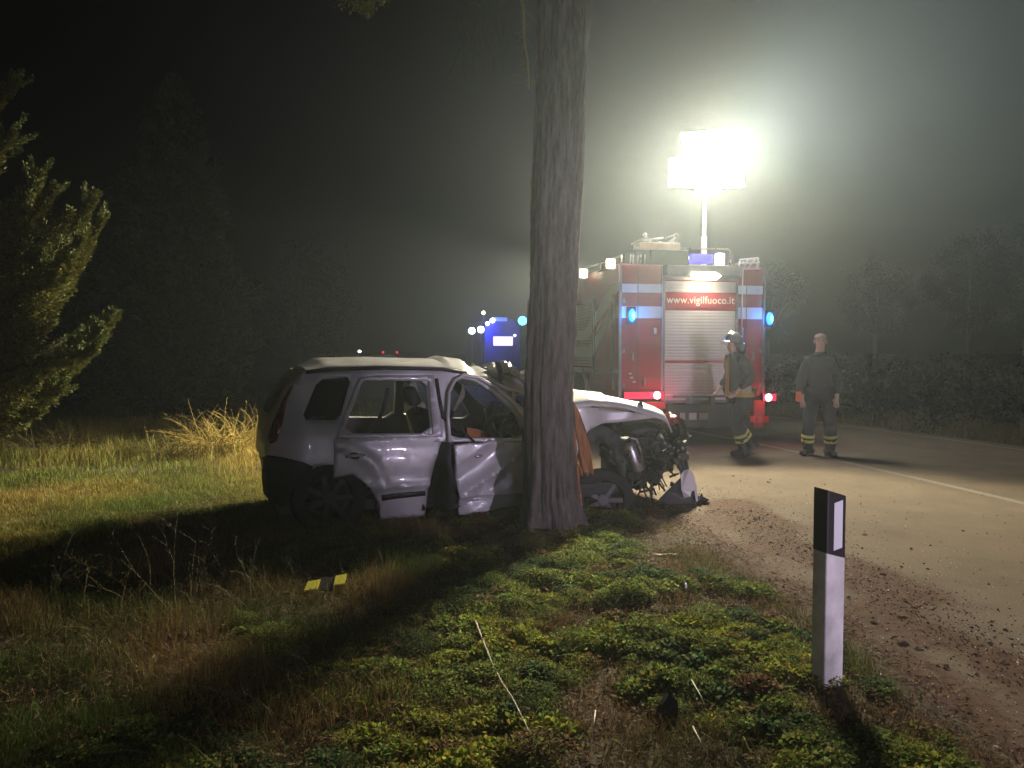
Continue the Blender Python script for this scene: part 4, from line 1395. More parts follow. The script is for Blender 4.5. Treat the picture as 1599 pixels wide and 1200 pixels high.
m.tube([fl(1062, 715), fl(1066, 735), fl(1064, 765)], .018, 6); m.tube([fl(1070, 712), fl(1074, 734)], .014, 6)
m.build('bracket', M_black, frag, True)

# ------------------------------------------------------------------ fire engine
TA = math.atan2(0.19, 0.982)
TR = Vector((1.71, 12.32, 0))
fe = thing('fire_engine', 'red and white fire engine with roller shutter and raised floodlight mast', 'fire engine', TR, TA)
W_ = 2.50


def T2(px, py, b=0.0):
    """pixel -> (a, z) on the plane b metres forward of the truck's rear"""
    u = Vector((math.cos(TA), math.sin(TA), 0)); v = Vector((-math.sin(TA), math.cos(TA), 0))
    r = ray(px, py); o = Vector((0, 0, CAM_H)); q = TR + v * b
    k = (q - o).dot(v) / r.dot(v); pt = o + r * k
    return (pt - TR).dot(u), pt.z


m = MB(); m.box(0, .02, .78, W_, 4.9, 2.92, bev=.03); m.build('body', M_red, fe)
m = MB(); m.box(.04, 5.15, .75, W_ - .04, 7.4, 2.85, bev=.12); m.build('cab', M_red, fe)
m = MB(); m.box(.3, .3, .45, W_ - .3, 7.2, .77); m.box(.08, .05, .55, W_ - .08, 4.9, .775); m.build('chassis', M_chassis, fe)
# white livery: band round the rear and side, diagonal up to the roof
a0, zt = T2(985, 455); _, zb = T2(985, 497)
sx0, sx1 = T2(1037, 560)[0], T2(1147, 560)[0]
zsh0, zsh1 = T2(1090, 625)[1], T2(1090, 440)[1]
for x0_, x1_ in ((.02, sx0 - .03), (sx1 + .04, W_ - .02)):
    for z0_, z1_ in ((zb, zb + .19), (zt - .02, zt + .12)):
        MB().box(x0_, .010, z0_, x1_, .018, z1_).build('white_band', M_white, fe)
m = MB()
m.prism([(.05, zb), (.05, zb + .19), (.35, zb + .19), (1.6, 1.62), (4.85, 1.62), (4.85, 1.42), (1.45, 1.42), (.35, zb)], -.012, -.004, 'x')
m.build('white_band', M_white, fe); m = MB()
m.prism([(.05, zt + .02), (.05, zt + .12), (.4, zt + .12), (1.9, 1.92), (4.85, 1.92), (4.85, 1.74), (1.75, 1.74)], -.012, -.004, 'x')
m.build('white_band', M_white, fe); m = MB()
m.prism([(.05, 1.18), (.05, 1.235), (4.85, 1.235), (4.85, 1.18)], -.012, -.004, 'x')
m.build('white_band', M_white, fe)
# side roller shutters (left side), grey
for k, (b0, b1, z0) in enumerate(((.30, 1.28, .95), (1.42, 2.95, 1.26), (3.1, 4.7, .95))):
    m = MB()
    zz = z0
    while zz < 2.4:
        m.box(-.003 - .006, b0, zz, .01, b1, zz + .045, bev=0); zz += .052
    sh = m.build('side_shutter', M_red if k == 0 else M_shutter, fe)
    sh['kind'] = 'thing'
    del sh['kind']
    MB().box(-.02, b0 - .04, z0 - .05, .006, b0, 2.45).build('shutter_rail', M_grey, fe); MB().box(-.02, b1, z0 - .05, .006, b1 + .04, 2.45).build('shutter_rail', M_grey, fe)
# rear roller shutter, slat by slat
m = MB(); m.box(sx0 - .03, -.03, zsh0 - .04, sx0, .018, zsh1 + .02); m.box(sx1, -.03, zsh0 - .04, sx1 + .035, .018, zsh1 + .02)
m.box(sx0 - .03, -.035, zsh1 + .02, sx1 + .035, .018, zsh1 + .07); m.build('shutter_rail', M_grey, fe)
zban0, zban1 = T2(1090, 481)[1], T2(1090, 458)[1]
zred = T2(1090, 565)[1]
sl = None
z = zsh0; k = 0
while z < zsh1 - .02:
    hh = .046
    ismid = abs(z + .02 - zred) < .026
    inb = zban0 - .03 < z + .02 < zban1 + .02
    mm = M_red if (ismid or inb) else M_shutter
    key = 'slat_mesh' + mm.name
    me = bpy.data.meshes.get(key)
    if me is None:
        b_ = MB(); b_.prism([(0.0, 0), (-.001, .004), (-.0025, .014), (-.003, .023), (-.0025, .034), (-.001, .043), (0, hh)], 0, sx1 - sx0, 'x')
        tmp = b_.build(key, mm, None); me = tmp.data; bpy.data.objects.remove(tmp); me.name = key
    o = bpy.data.objects.new('slat', me); C.objects.link(o)
    if sl is None:
        sb = MB(); sb.box(sx0, .002, zsh0, sx1, .016, zsh1); sl = sb.build('rear_shutter', M_shutter, fe)
    o.parent = sl; o.location = (sx0, .0, z)
    z += .05; k += 1
m = MB(); m.box(sx0 + .01, -.05, zsh0 - .04, sx1 - .01, -.012, zsh0); m.build('handle_bar', M_grey, fe)
# lettering on the red band
m = MB(); m.box(sx0 + .004, -.017, zban0, sx1 - .004, -.013, zban1); sign = m.build('sign_band', M_red, fe)
fc = bpy.data.curves.new('lettering', 'FONT'); fc.body = 'www.vigilfuoco.it'; fc.size = .15; fc.space_character = 1.06; fc.extrude = .0015; fc.align_x = 'CENTER'; fc.align_y = 'CENTER'; fc.offset = .0006
fo = bpy.data.objects.new('lettering_source', fc); C.objects.link(fo)
bpy.context.view_layer.update()
dg = bpy.context.evaluated_depsgraph_get()
tme = bpy.data.meshes.new_from_object(fo.evaluated_get(dg)); bpy.data.objects.remove(fo)
xs = [v.co.x for v in tme.vertices]; tw = max(xs) - min(xs); sc = (sx1 - sx0 - .05) / tw
lt = link('lettering', tme, mat('cream_lettering', (0.8, 0.76, 0.66), .5), sign)
lt.location = ((sx0 + sx1) / 2, -.020, (zban0 + zban1) / 2); lt.rotation_euler = (R(90), 0, 0); lt.scale = (sc, sc * 1.08, 1)
# corner pillars and trim
m = MB(); m.box(-.012, -.012, .8, .03, .03, 2.9); m.build('corner_trim', M_grey, fe)
m = MB(); m.box(W_ - .03, -.012, .8, W_ + .012, .03, 2.9); m.build('corner_trim', M_grey, fe)
m = MB(); m.box(sx0 - .02, -.012, zsh0, sx0 - .045, .012, 2.9); m.build('seam_strip', M_shutter, fe)
# hood above the shutter with work light
wx, wz = T2(1094, 432)
m = MB(); m.box(sx0 - .04, -.16, zsh1 + .075, sx1 + .05, .02, zsh1 + .24, bev=.015); m.build('light_canopy', M_grey, fe)
m = MB(); m.prism([(wx - .24, wz - .07), (wx + .18, wz - .07), (wx + .26, wz - .01), (wx + .16, wz + .05), (wx - .22, wz + .05)], -.20, -.165); m.build('work_light', M_work, fe)
tw_ = fe.matrix_basis if False else (Matrix.Translation(TR) @ Matrix.Rotation(TA, 4, 'Z'))
lamp('work_light_beam', 'SPOT', tw_ @ Vector((wx, -.32, wz - .05)), 26, (1, .86, .6), tw_ @ Vector((wx, .1, 1.3)), .08, 150, 1)
# roof: rails, light bar, gear
m = MB()
for zz in (2.93, 3.06):
    m.tube([(.06, .1, zz), (.06, 4.8, zz)], .018, 8); m.tube([(W_ - .06, .1, zz), (W_ - .06, 4.8, zz)], .018, 8)
for bb in (.1, 1.2, 2.4, 3.6, 4.8):
    for aa in (.06, W_ - .06): m.tube([(aa, bb, 2.9), (aa, bb, 3.06)], .014, 6)
m.build('roof_rail', M_metal, fe, True)
l0, zl0 = T2(1060, 415, .1); l1, zl1 = T2(1140, 390, .1)
m = MB(); m.tube([(l0, .1, zl0), (l0, .1, zl1 - .03), (l0 + .04, .1, zl1), (l1 - .04, .1, zl1), (l1, .1, zl1 - .03), (l1, .1, zl0)], .016, 8)
m.tube([(l0 - .1, .08, zl0 - .005), (l1 + .05, .08, zl0 - .005)], .02, 8)
m.build('roof_frame', M_metal, fe, True)
m = MB(); m.box(l0 + .24, .16, zl0 + .05, l1 - .26, .3, zl1 - .07, bev=.03); m.build('light_bar', mat('violet_light_bar', (.05, .05, .6), .2, emit=(.16, .14, .95), estr=.9), fe)
M_vl = mat('pale_violet_lamp', (.8, .8, 1), .2, emit=(.72, .70, 1), estr=2.6)
MB().ball((l0 + .15, .2, (zl0 + zl1) / 2), .07, .06, .08, 2).build('light_bar_lamp', M_vl, fe, True)
m = MB(); m.box(l1 - .2, .16, zl0 + .02, l1 - .05, .26, zl1 - .05, bev=.03); m.build('light_bar_lamp', M_vl, fe, True)
# folded ladder and pump gear at the left of the roof
gx = lambda x, y, b=.3: (lambda q: Vector((q[0], b, q[1])))(T2(x, y, b))
m = MB()
for A, B in (((986, 382), (1008, 372)), ((1004, 366), (1012, 374)), ((1040, 372), (1058, 367)), ((1000, 384), (1050, 384)), ((1002, 393), (1048, 393)), ((1005, 376), (1036, 372)), ((1050, 376), (1052, 396)), ((990, 384), (1004, 392)), ((1036, 386), (1056, 370)), ((1026, 376), (1026, 396)), ((1014, 374), (1014, 396))):
    m.tube([gx(*A), gx(*B)], .018, 8)
    m.tube([gx(*A, .5), gx(*B, .5)], .018, 8)
for x, y in ((1007, 367), (1056, 368), (1052, 390), (1030, 380)): m.ball(gx(x, y), .035, .035, .035, 2)
m.build('roof_gear', M_metal, fe, True)
m = MB(); m.box(*gx(1000, 396, .25), *gx(1050, 384, .6), bev=.02); m.build('pump_box', mat('tan_box', (.5, .33, .2), .6, nscale=9), fe)
m = MB(); m.box(*gx(992, 416, .1), *gx(1014, 397, .6), bev=.02); m.box(*gx(1016, 418, .05), *gx(1055, 398, .6), bev=.02); m.build('roof_locker', M_chassis, fe)
m = MB()
for x in (984, 988, 995, 1000, 1006): m.tube([gx(x, 412, .1), gx(x + 1, 398, .1)], .012, 6)
m.build('roof_gear', M_metal, fe, True)
# little ladder rack end at the right with its long thin pole
m = MB()
for A, B in (((1154, 420), (1155, 408)), ((1155, 406), (1184, 403)), ((1184, 403), (1182, 419)), ((1154, 420), (1188, 420)), ((1162, 418), (1168, 405)), ((1168, 418), (1180, 405)), ((1160, 412), (1186, 410))):
    m.tube([gx(*A, -.05), gx(*B, -.05)], .014, 8)
m.build('ladder_end', mat('bright_metal', (.85, .85, .88), .3, .3), fe, True)
m = MB(); m.tube([gx(1160, 420, -.06), gx(1158, 520, -.06)], .011, 8); m.build('pull_rod', mat('bright_rod', (.8, .8, .82), .35, .3), fe, True)
m = MB()
for x, y in ((1143, 398), (1147, 412), (1199, 424), (1140, 408)): m.tube([gx(x, y, .1), gx(x + 1, y + 16, .1)], .014, 6)
m.build('roof_gear', M_grey, fe, True)


def corner_beacon(px, py, nm='corner_beacon'):
    a, z = T2(px, py, -.05)
    b0 = MB(); b0.box(a - .075, -.03, z - .14, a + .075, .0, z + .14, bev=.012); hh = b0.build(nm, M_chassis, fe)
    b1 = MB(); b1.ball((a, -.05, z), .058, .045, .105, 3); b1.build('lens', M_blue, hh, True)
    b2 = MB(); b2.ball((a + .008, -.085, z), .032, .03, .07, 3); b2.build('lamp', M_cyan, hh, True)
    lamp('beacon_light', 'POINT', tw_ @ Vector((a, -.22, z)), 7, (.05, .30, 1), None, .05)


corner_beacon(987, 493); corner_beacon(1202, 498)


def tail_cluster(px0, px1, py, hot):
    a0, z = T2(px0, py, -.05); a1, _ = T2(px1, py, -.05)
    b0 = MB(); b0.box(a0, -.06, z - .07, a1, .01, z + .07, bev=.012); h = b0.build('tail_cluster', M_chassis, fe)
    b1 = MB(); b1.box(a0 + .015, -.075, z - .055, a1 - .015, -.061, z + .055, bev=.006); b1.build('lens', M_tail, h)
    ah, zh = T2(hot, py, -.08)
    b2 = MB(); b2.ball((ah, -.085, z), .06, .03, .062, 3); b2.build('lamp', M_tailhot, h, True)
    lamp('tail_light', 'POINT', tw_ @ Vector((ah, -.25, z)), 4, (1, .05, .10), None, .06)


tail_cluster(973, 1037, 618, 1026); tail_cluster(1190, 1212, 621, 1200)
# bumper, plate, underrun
m = MB(); m.box(T2(1038, 640)[0], -.12, T2(1090, 668)[1], T2(1150, 640)[0], .1, T2(1090, 630)[1], bev=.02); m.build('rear_bumper', M_chassis, fe)
m = MB(); m.box(0.02, -.05, .60, T2(1038, 640)[0], .1, .72, bev=.02); m.build('rear_bumper', M_red, fe); m = MB(); m.box(T2(1175, 640)[0], -.05, T2(1185, 668)[1], W_, .1, .72, bev=.02); m.build('rear_bumper', M_red, fe)
m = MB(); m.box(.1, -.02, .30, W_ - .1, .3, .42, bev=.02); m.build('underrun_bar', M_chassis, fe)
m = MB()
for x0, x1 in ((1062, 1070), (1076, 1088), (1092, 1106)):
    q = T2(x0, 656, -.13); q2 = T2(x1, 645, -.13); m.box(q[0], -.13, q[1], q2[0], -.122, q2[1])
m.build('number_plate', mat('dull_plate_white', (.45, .45, .45), .5), fe)
m = MB()
for x0, x1 in ((1172, 1180), (1183, 1190), (1193, 1200)):
    q = T2(x0, 660, -.06); q2 = T2(x1, 650, -.06); m.box(q[0], -.065, q[1], q2[0], -.052, q2[1])
m.build('reflector', mat('red_reflector', (.6, .03, .05), .3), fe)
m = MB()
for x in (1072, 1107): m.box(T2(x - 3, 625)[0], -.16, T2(x, 630)[1], T2(x + 3, 625)[0], -.05, T2(x, 617)[1], bev=.005)
m.tube([(T2(1046, 619)[0], -.14, T2(1046, 619)[1]), (T2(1140, 619)[0], -.14, T2(1046, 619)[1])], .02, 8)
m.build('tow_step', M_grey, fe)
# seams, hinges and latches of the rear panels
for a_ in (.30, W_ - .33):
    MB().box(a_, -.004, .85, a_ + .008, .003, 2.86).build('panel_seam', M_chassis, fe)
for z_ in (1.12, 1.62):
    MB().box(.02, -.004, z_, sx0 - .05, .003, z_ + .007).build('panel_seam', M_chassis, fe)
    MB().box(sx1 + .05, -.004, z_, W_ - .02, .003, z_ + .007).build('panel_seam', M_chassis, fe)
for a_, z_ in ((.20, 1.38), (W_ - .22, 1.38), (.40, .98)):
    MB().box(a_, -.03, z_, a_ + .035, -.004, z_ + .13, bev=.008).build('latch', M_grey, fe)
for z_ in (.95, 1.5, 2.3):
    for a_ in (.045, W_ - .09):
        MB().box(a_, -.02, z_, a_ + .045, -.004, z_ + .07, bev=.006).build('hinge', M_grey, fe)
MB().tube([(sx1 + .09, -.03, 1.2), (sx1 + .09, -.09, 1.24), (sx1 + .09, -.09, 1.9), (sx1 + .09, -.03, 1.94)], .014, 8).build('grab_rail', M_metal, fe, True)
# filler cap and vents on the left rear panel
m = MB()
for x, y in ((984, 584), (986, 590), (990, 597)): m.ball((T2(x, y)[0], -.004, T2(x, y)[1]), .03, .01, .014, 2)
m.box(T2(1021, 512)[0], -.012, T2(1021, 522)[1], T2(1025, 512)[0], .005, T2(1025, 512)[1]); m.build('panel_fitting', M_white, fe)
# wheels
for aa, flip in ((.0, 1), (W_, -1)):
    for bb in (2.25, 6.1):
        e = bpy.data.objects.new('wheel', None); C.objects.link(e); e.parent = fe; e.location = (aa + .06 * flip, bb, .5)
        M = Matrix.Rotation(R(90 * flip), 4, 'Y')
        MB().lathe([(.27, 0), (.42, -.01), (.49, .03), (.5, .08), (.5, .24), (.48, .3), (.27, .3)], 36, M, True).build('tyre', M_rubber, e, True)
        MB().lathe([(.001, .1), (.12, .06), (.14, .1), (.24, .12), (.275, .02), (.275, .28), (.001, .28)], 28, M).build('rim', M_rim, e, 'auto')
        if flip == 1:
            b_ = MB()
            pr = [(-.02, .62), (-.62, .62), (-.62, .68), (-.02, .70)]
            pts = [Vector((-.02, -.66, .05)), Vector((-.02, -.62, .5)), Vector((-.02, -.4, .68)), Vector((-.02, .4, .68)), Vector((-.02, .62, .5)), Vector((-.02, .66, .05))]
            pts = [Vector((q.x - .06, q.y, q.z)) for q in pts]
            b_.tube(pts, .035, 8); ob = b_.build('wheel_arch', M_white, fe, True); ob.location = (aa + .02, bb, .5)
            b_ = MB(); b_.box(-.01, -.6, .1, .02, .6, .66); ob = b_.build('wheel_well', M_chassis, fe); ob.location = (aa - .025, bb, .5)
# scene lights along the top of the left side
for px, py, b in ((952, 413, .95), (910, 428, 2.45)):
    u = Vector((math.cos(TA), math.sin(TA), 0)); v = Vector((-math.sin(TA), math.cos(TA), 0))
    r = ray(px, py); o = Vector((0, 0, CAM_H)); q = TR - u * .12
    kk = (q - o).dot(u) / r.dot(u); pt = o + r * kk; loc = Vector(((pt - TR).dot(u), (pt - TR).dot(v), pt.z))
    b_ = MB(); b_.box(loc.x - .05, loc.y - .06, loc.z - .09, loc.x + .10, loc.y + .08, loc.z + .09, bev=.02); hs_ = b_.build('side_light', M_grey, fe)
    b_ = MB(); b_.box(loc.x - .08, loc.y - .09, loc.z - .075, loc.x + .06, loc.y - .061, loc.z + .075, bev=.02); b_.build('lens', M_side, hs_)
    lamp('side_light_beam', 'SPOT', tw_ @ (loc + Vector((-.2, -.2, 0))), 3600, (1, .87, .60), (-5.6, 8.0, 0.4), .12, 58, .8)
# telescopic mast and floodlight heads
mb_ = tw_.inverted() @ MAST
m = MB(); m.tube([(mb_.x, mb_.y, 2.9), (mb_.x, mb_.y, 3.5)], .05, 12); m.tube([(mb_.x, mb_.y, 3.5), (mb_.x, mb_.y, 4.2)], .036, 12); m.tube([(mb_.x, mb_.y, 4.2), (mb_.x, mb_.y, 4.72)], .026, 12)
mast = m.build('floodlight_mast', mat('pale_mast', (.8, .8, .8), .4, .2), fe, 'auto')
m = MB(); m.tube([(mb_.x - .6, mb_.y, 4.72), (mb_.x + .6, mb_.y, 4.72)], .03, 8); m.build('crossbar', M_grey, mast)
Hd = [(-.22, .27, .24, .25), (.27, .30, .24, .25), (-.47, -.20, .22, .25), (0.0, -.25, .235, .25), (.46, -.17, .22, .24)]
for k, (dx, dz, rx_, rz_) in enumerate(Hd):
    Mh = Matrix.Translation((mb_.x + dx, mb_.y - .12, mb_.z + dz)) @ Matrix.Rotation(R(-12 + 3 * k), 4, 'X') @ Matrix.Rotation(R((-8, 7, -14, 0, 12)[k]), 4, 'Z') @ Matrix.Rotation(R((-5, 6, 4, -3, -6)[k]), 4, 'Y')
    b_ = MB(); b_.box(-rx_, -.0, -rz_, rx_, .10, rz_, Mh, .05); b_.box(-rx_ * .5, .09, -rz_ * .5, rx_ * .5, .2, rz_ * .5, Mh, .03); hh = b_.build('floodlight', M_grey, mast, 'auto')
    b_ = MB(); b_.box(-rx_ * .97, -.03, -rz_ * .97, rx_ * .97, -.005, rz_ * .97, Mh, .012); b_.build('lens', M_glow, hh, True)

# ------------------------------------------------------------------ people
M_turn = mat('dark_turnout_cloth', (0.035, 0.036, 0.045), 0.85, nscale=12, namt=0.3, bump=0.3, bscale=30)
M_skin = mat('skin', (0.55, 0.36, 0.28), 0.55)
M_hi = mat('yellow_reflective_tape', (0.62, 0.62, 0.16), 0.45)
M_ochre = mat('ochre_trim', (0.50, 0.33, 0.06), 0.6)
M_boot = mat('black_boot', (0.02, 0.018, 0.018), 0.45)
M_chrome = mat('silver_helmet', (0.75, 0.75, 0.78), 0.22, 0.9)


def skin_mesh(name, V, E, rad, m, parent, root=0, sub=2):
    me = bpy.data.meshes.new(name); me.from_pydata([tuple(v) for v in V], E, [])
    o = link(name, me, m, parent)
    sk = o.modifiers.new('skin', 'SKIN'); sk.use_smooth_shade = True
    sl_ = me.skin_vertices[0].data
    for i, r in enumerate(rad):
        sl_[i].radius = (r, r) if not isinstance(r, tuple) else r
        sl_[i].use_root = (i == root)
    o.modifiers.new('sub', 'SUBSURF').levels = sub
    o.modifiers['sub'].render_levels = sub
    if name in ('jacket', 'trousers'):
        o.modifiers['sub'].render_levels = sub + 1
        tx = bpy.data.textures.get('cloth_folds') or bpy.data.textures.new('cloth_folds', 'CLOUDS')
        tx.noise_scale = .11
        dm = o.modifiers.new('folds', 'DISPLACE'); dm.texture = tx; dm.strength = .055; dm.mid_level = .5
    return o


def limb_ring(parent, name, a, b, r, m, n=14):
    MB().tube([a, b], r, n, True).build(name, m, parent, True)


def person(label, loc, rz, J, helmet=False):
    """J: joint positions, x = the person's right, -y = the way the person faces"""
    t = thing('person', label, 'person', loc, rz)
    V, E, Rd = [], [], []
    idx = {}
    def add(nm, p, r, par=None):
        idx[nm] = len(V); V.append(Vector(p)); Rd.append(r)
        if par: E.append((idx[par], idx[nm]))
    add('pelvis', J['pelvis'], (.15, .12)); add('waist', J['waist'], (.135, .11), 'pelvis'); add('chest', J['chest'], (.175, .13), 'waist')
    add('neckb', J['neckb'], (.09, .075), 'chest'); add('neck', J['neck'], .062, 'neckb')
    hd = J['head']; add('jaw', Vector(hd) + Vector((0, -.02, -.075)), (.062, .07), 'neck'); add('head', hd, (.078, .095), 'jaw'); add('crown', Vector(hd) + Vector((0, .01, .085)), (.062, .075), 'head')
    for s in ('l', 'r'):
        add('sh' + s, J['sh' + s], .072, 'chest'); add('el' + s, J['el' + s], .055, 'sh' + s); add('wr' + s, J['wr' + s], .036, 'el' + s)
        w = Vector(J['wr' + s]); d = (w - Vector(J['el' + s])).normalized(); side = d.cross(Vector((0, 1, 0.2))).normalized()
        add('pa' + s, w + d * .075, (.036, .020), 'wr' + s)
        for k in range(4):
            off = side * (k - 1.5) * .021
            L_ = (.062, .074, .070, .056)[k]
            add(f'f{k}a' + s, w + d * .105 + off, .0105, 'pa' + s); add(f'f{k}b' + s, w + d * (.105 + L_ * .55) + off + Vector((0, -.008, 0)), .0095, f'f{k}a' + s)
            add(f'f{k}c' + s, w + d * (.105 + L_) + off + Vector((0, -.024, .0)), .008, f'f{k}b' + s)
        add('t0' + s, w + d * .045 + side * -.035 + Vector((0, -.02, 0)), .013, 'pa' + s); add('t1' + s, w + d * .085 + side * -.052 + Vector((0, -.035, 0)), .010, 't0' + s)
        add('hp' + s, J['hp' + s], .105, 'pelvis'); add('kn' + s, J['kn' + s], .072, 'hp' + s); add('an' + s, J['an' + s], .050, 'kn' + s)
        f = Vector(J['toe' + s]); add('to' + s, Vector(J['an' + s]).lerp(f, .35), (.03, .022), 'an' + s)
    b = skin_mesh('body', V, E, Rd, M_skin, t)
    # trousers and jacket follow the same skeleton, a little larger
    def sub(names, edges, extra, name, m, r0=0):
        vv = [V[idx[n]] for n in names]
        mp = {n: i for i, n in enumerate(names)}
        rr = []
        for n in names:
            r = Rd[idx[n]]; e = extra.get(n, .022)
            rr.append((r[0] + e, r[1] + e) if isinstance(r, tuple) else r + e)
        return skin_mesh(name, vv, [(mp[a], mp[c]) for a, c in edges], rr, m, t, r0)
    sub(['pelvis', 'hpl', 'knl', 'anl', 'hpr', 'knr', 'anr'], [('pelvis', 'hpl'), ('hpl', 'knl'), ('knl', 'anl'), ('pelvis', 'hpr'), ('hpr', 'knr'), ('knr', 'anr')],
        {'anl': .034, 'anr': .034, 'hpl': .01, 'hpr': .01}, 'trousers', M_turn)
    # jacket ends at the wrist and below the hips
    V.append(Vector(J['pelvis']) + Vector((0, 0, -.12))); Rd.append((.155, .13)); idx['hem'] = len(V) - 1
    sub(['chest', 'waist', 'pelvis', 'hem', 'neckb', 'shl', 'ell', 'wrl', 'shr', 'elr', 'wrr'],
        [('chest', 'waist'), ('waist', 'pelvis'), ('pelvis', 'hem'), ('chest', 'neckb'), ('chest', 'shl'), ('shl', 'ell'), ('ell', 'wrl'), ('chest', 'shr'), ('shr', 'elr'), ('elr', 'wrr')],
        {'wrl': .022, 'wrr': .022, 'neckb': .02, 'pelvis': .06, 'hem': .065, 'waist': .035, 'chest': .03, 'ell': .03, 'elr': .03}, 'jacket', M_turn)
    for s in ('l', 'r'):
        k, a = Vector(J['kn' + s]), Vector(J['an' + s]); d = (a - k)
        for f0 in (.50, .68):
            r = .072 + (.050 - .072) * f0 + .034
            limb_ring(t, 'reflective_band', k + d * f0, k + d * (f0 + .10), r, M_hi)
        # boot
        an, toe = Vector(J['an' + s]), Vector(J['toe' + s]); fd = (toe - an); fd.z = 0; fd.normalize()
        skin_mesh('boot', [an + (k - an).normalized() * .12, an + Vector((0, 0, -.01)), an + Vector((0, 0, -.055)) - fd * .03, toe + Vector((0, 0, .0)), toe + fd * .05], [(0, 1), (1, 2), (2, 3), (3, 4)], [.088, .082, (.065, .055), (.068, .052), (.055, .04)], M_boot, t, 1)
    pv_ = Vector(J['waist']); MB().lathe([(.185, -.02), (.19, 0), (.19, .03), (.185, .045)], 24, Matrix.Translation(pv_ + Vector((0, .0, -.06))) @ Matrix.Scale(.84, 4, (0, 1, 0))).build('belt', M_boot, t, True)
    nb = Vector(J['neckb']); MB().lathe([(.11, -.02), (.095, .03), (.078, .065), (.07, .06)], 20, Matrix.Translation(nb + Vector((0, .0, .01)))).build('collar', M_turn, t, True)
    # face
    H = Vector(hd)
    m = MB(); m.ball(H + Vector((0, -.098, -.012)), .014, .02, .026, 2); m.build('nose', M_skin, t, True)
    for s in (-1, 1): MB().ball(H + Vector((s * .032, -.088, .016)), .011, .008, .008, 2).build('eye', M_boot, t, True)
    MB().ball(H + Vector((0, -.088, -.058)), .024, .008, .006, 2).build('mouth', M_ochre, t, True)
    for s in (-1, 1): MB().ball(H + Vector((s * .083, .008, -.005)), .012, .024, .034, 2).build('ear', M_skin, t, True)
    return t, idx, V


# standing firefighter, right of the engine
pf = gnd(1278, 712)
J = dict(pelvis=(0, 0, .95), waist=(0, 0, 1.10), chest=(0, .01, 1.30), neckb=(0, .01, 1.45), neck=(0, 0, 1.54), head=(-.0, -.01, 1.675),
         shl=(.175, .01, 1.385), ell=(.25, .05, 1.12), wrl=(.23, -.06, .88), shr=(-.175, .01, 1.385), elr=(-.26, .04, 1.12), wrr=(-.24, -.07, .87),
         hpl=(.10, 0, .90), knl=(.15, -.03, .50), anl=(.165, .02, .11), toel=(.19, -.12, .045),
         hpr=(-.10, 0, .90), knr=(-.14, -.03, .50), anr=(-.155, .02, .11), toer=(-.21, -.11, .045))
t1, _, _ = person('bareheaded firefighter in dark uniform standing on the road right of the engine', (pf.x, pf.y, 0), R(-18), J)
MB().box(-.33, -.14, .80, -.25, -.07, .94, bev=.015).build('glove', mat('orange_glove', (.75, .16, .05), .6), t1)
m = MB(); m.ball((0, .012, 1.73), .083, .098, .062, 3); m.build('hair', mat('short_grey_hair', (.36, .28, .24), .85), t1, True)

# firefighter walking towards the car, seen from the side
pf = gnd(1152, 711)
J = dict(pelvis=(0, .02, .96), waist=(0, .0, 1.10), chest=(0, -.04, 1.31), neckb=(0, -.06, 1.45), neck=(0, -.08, 1.52), head=(0, -.11, 1.645),
         shl=(.19, -.04, 1.41), ell=(.25, .05, 1.15), wrl=(.21, -.12, .98), shr=(-.19, -.04, 1.41), elr=(-.25, .0, 1.14), wrr=(-.22, -.16, 1.0),
         hpl=(.10, .02, .90), knl=(.11, -.10, .52), anl=(.11, .02, .12), toel=(.11, -.14, .045),
         hpr=(-.10, .02, .90), knr=(-.11, .0, .50), anr=(-.11, .28, .17), toer=(-.11, .16, .045))
t2, _, _ = person('helmeted firefighter in yellow-edged coat walking in front of the engine', (pf.x, pf.y, 0), R(-74), J)
m = MB(); m.lathe([(.165, -.035), (.150, -.01), (.128, .0), (.126, .05), (.105, .10), (.055, .135), (.001, .145)], 24, Matrix.Translation((0, -.10, 1.675)) @ Matrix.Rotation(R(-6), 4, 'X') @ Matrix.Scale(1.12, 4, (0, 1, 0)))
m.build('helmet', M_chrome, t2, 'auto')
m = MB(); m.ball((0, .0, 1.56), .13, .09, .10, 2); m.build('neck_guard', M_turn, t2, True)
# long coat with ochre edge and hem
def coat(u, v):
    a = 2 * math.pi * v - math.pi / 2; rx = np.interp(u, [0, .35, 1], [.20, .195, .235]); ry = np.interp(u, [0, .35, 1], [.14, .15, .20])
    return (rx * math.cos(a), ry * math.sin(a) - .04 + .06 * u, 1.46 - .60 * u)
MB().grid(16, 32, coat).build('coat_skirt', M_turn, t2, True)
m = MB(); m.grid(3, 32, lambda u, v: tuple(Vector((1.03 * coat(.86 + .13 * u, v)[0], 1.03 * (coat(.86 + .13 * u, v)[1]), coat(.86 + .13 * u, v)[2])))); m.build('hem_band', M_ochre, t2, True)
m = MB()
m.grid(14, 3, lambda u, v: (lambda q: (1.03 * q[0], q[1] - .012, q[2]))(coat(.02 + .9 * u, (-.06 + .09 * v) % 1.0))); m.build('front_band', M_ochre, t2, True)
MB().box(.23, -.10, .93, .245, .06, 1.08, bev=.006).build('pocket_patch', mat('tan_patch', (.45, .36, .26), .7), t2)
m = MB(); m.tube([(.12, -.14, 1.62), (.08, -.2, 1.78), (.06, -.17, 1.83)], .008, 6); m.build('helmet_lamp', M_chrome, t2, True)

# ------------------------------------------------------------------ delineator post
Aq, Bq, Cq = Vector((1.334, 3.40)), Vector((1.370, 3.33)), Vector((1.4805, 3.40))
Dq = Aq + (Cq - Bq) * .92
pb = (Aq + Bq + Cq + Dq) / 4
post = thing('delineator_post', 'white roadside delineator post with slanted black cap band', 'marker post', (pb.x, pb.y, gz(pb.x, pb.y) - .03))
zb_ = post.location.z
nrm = Vector((.54, -.84))


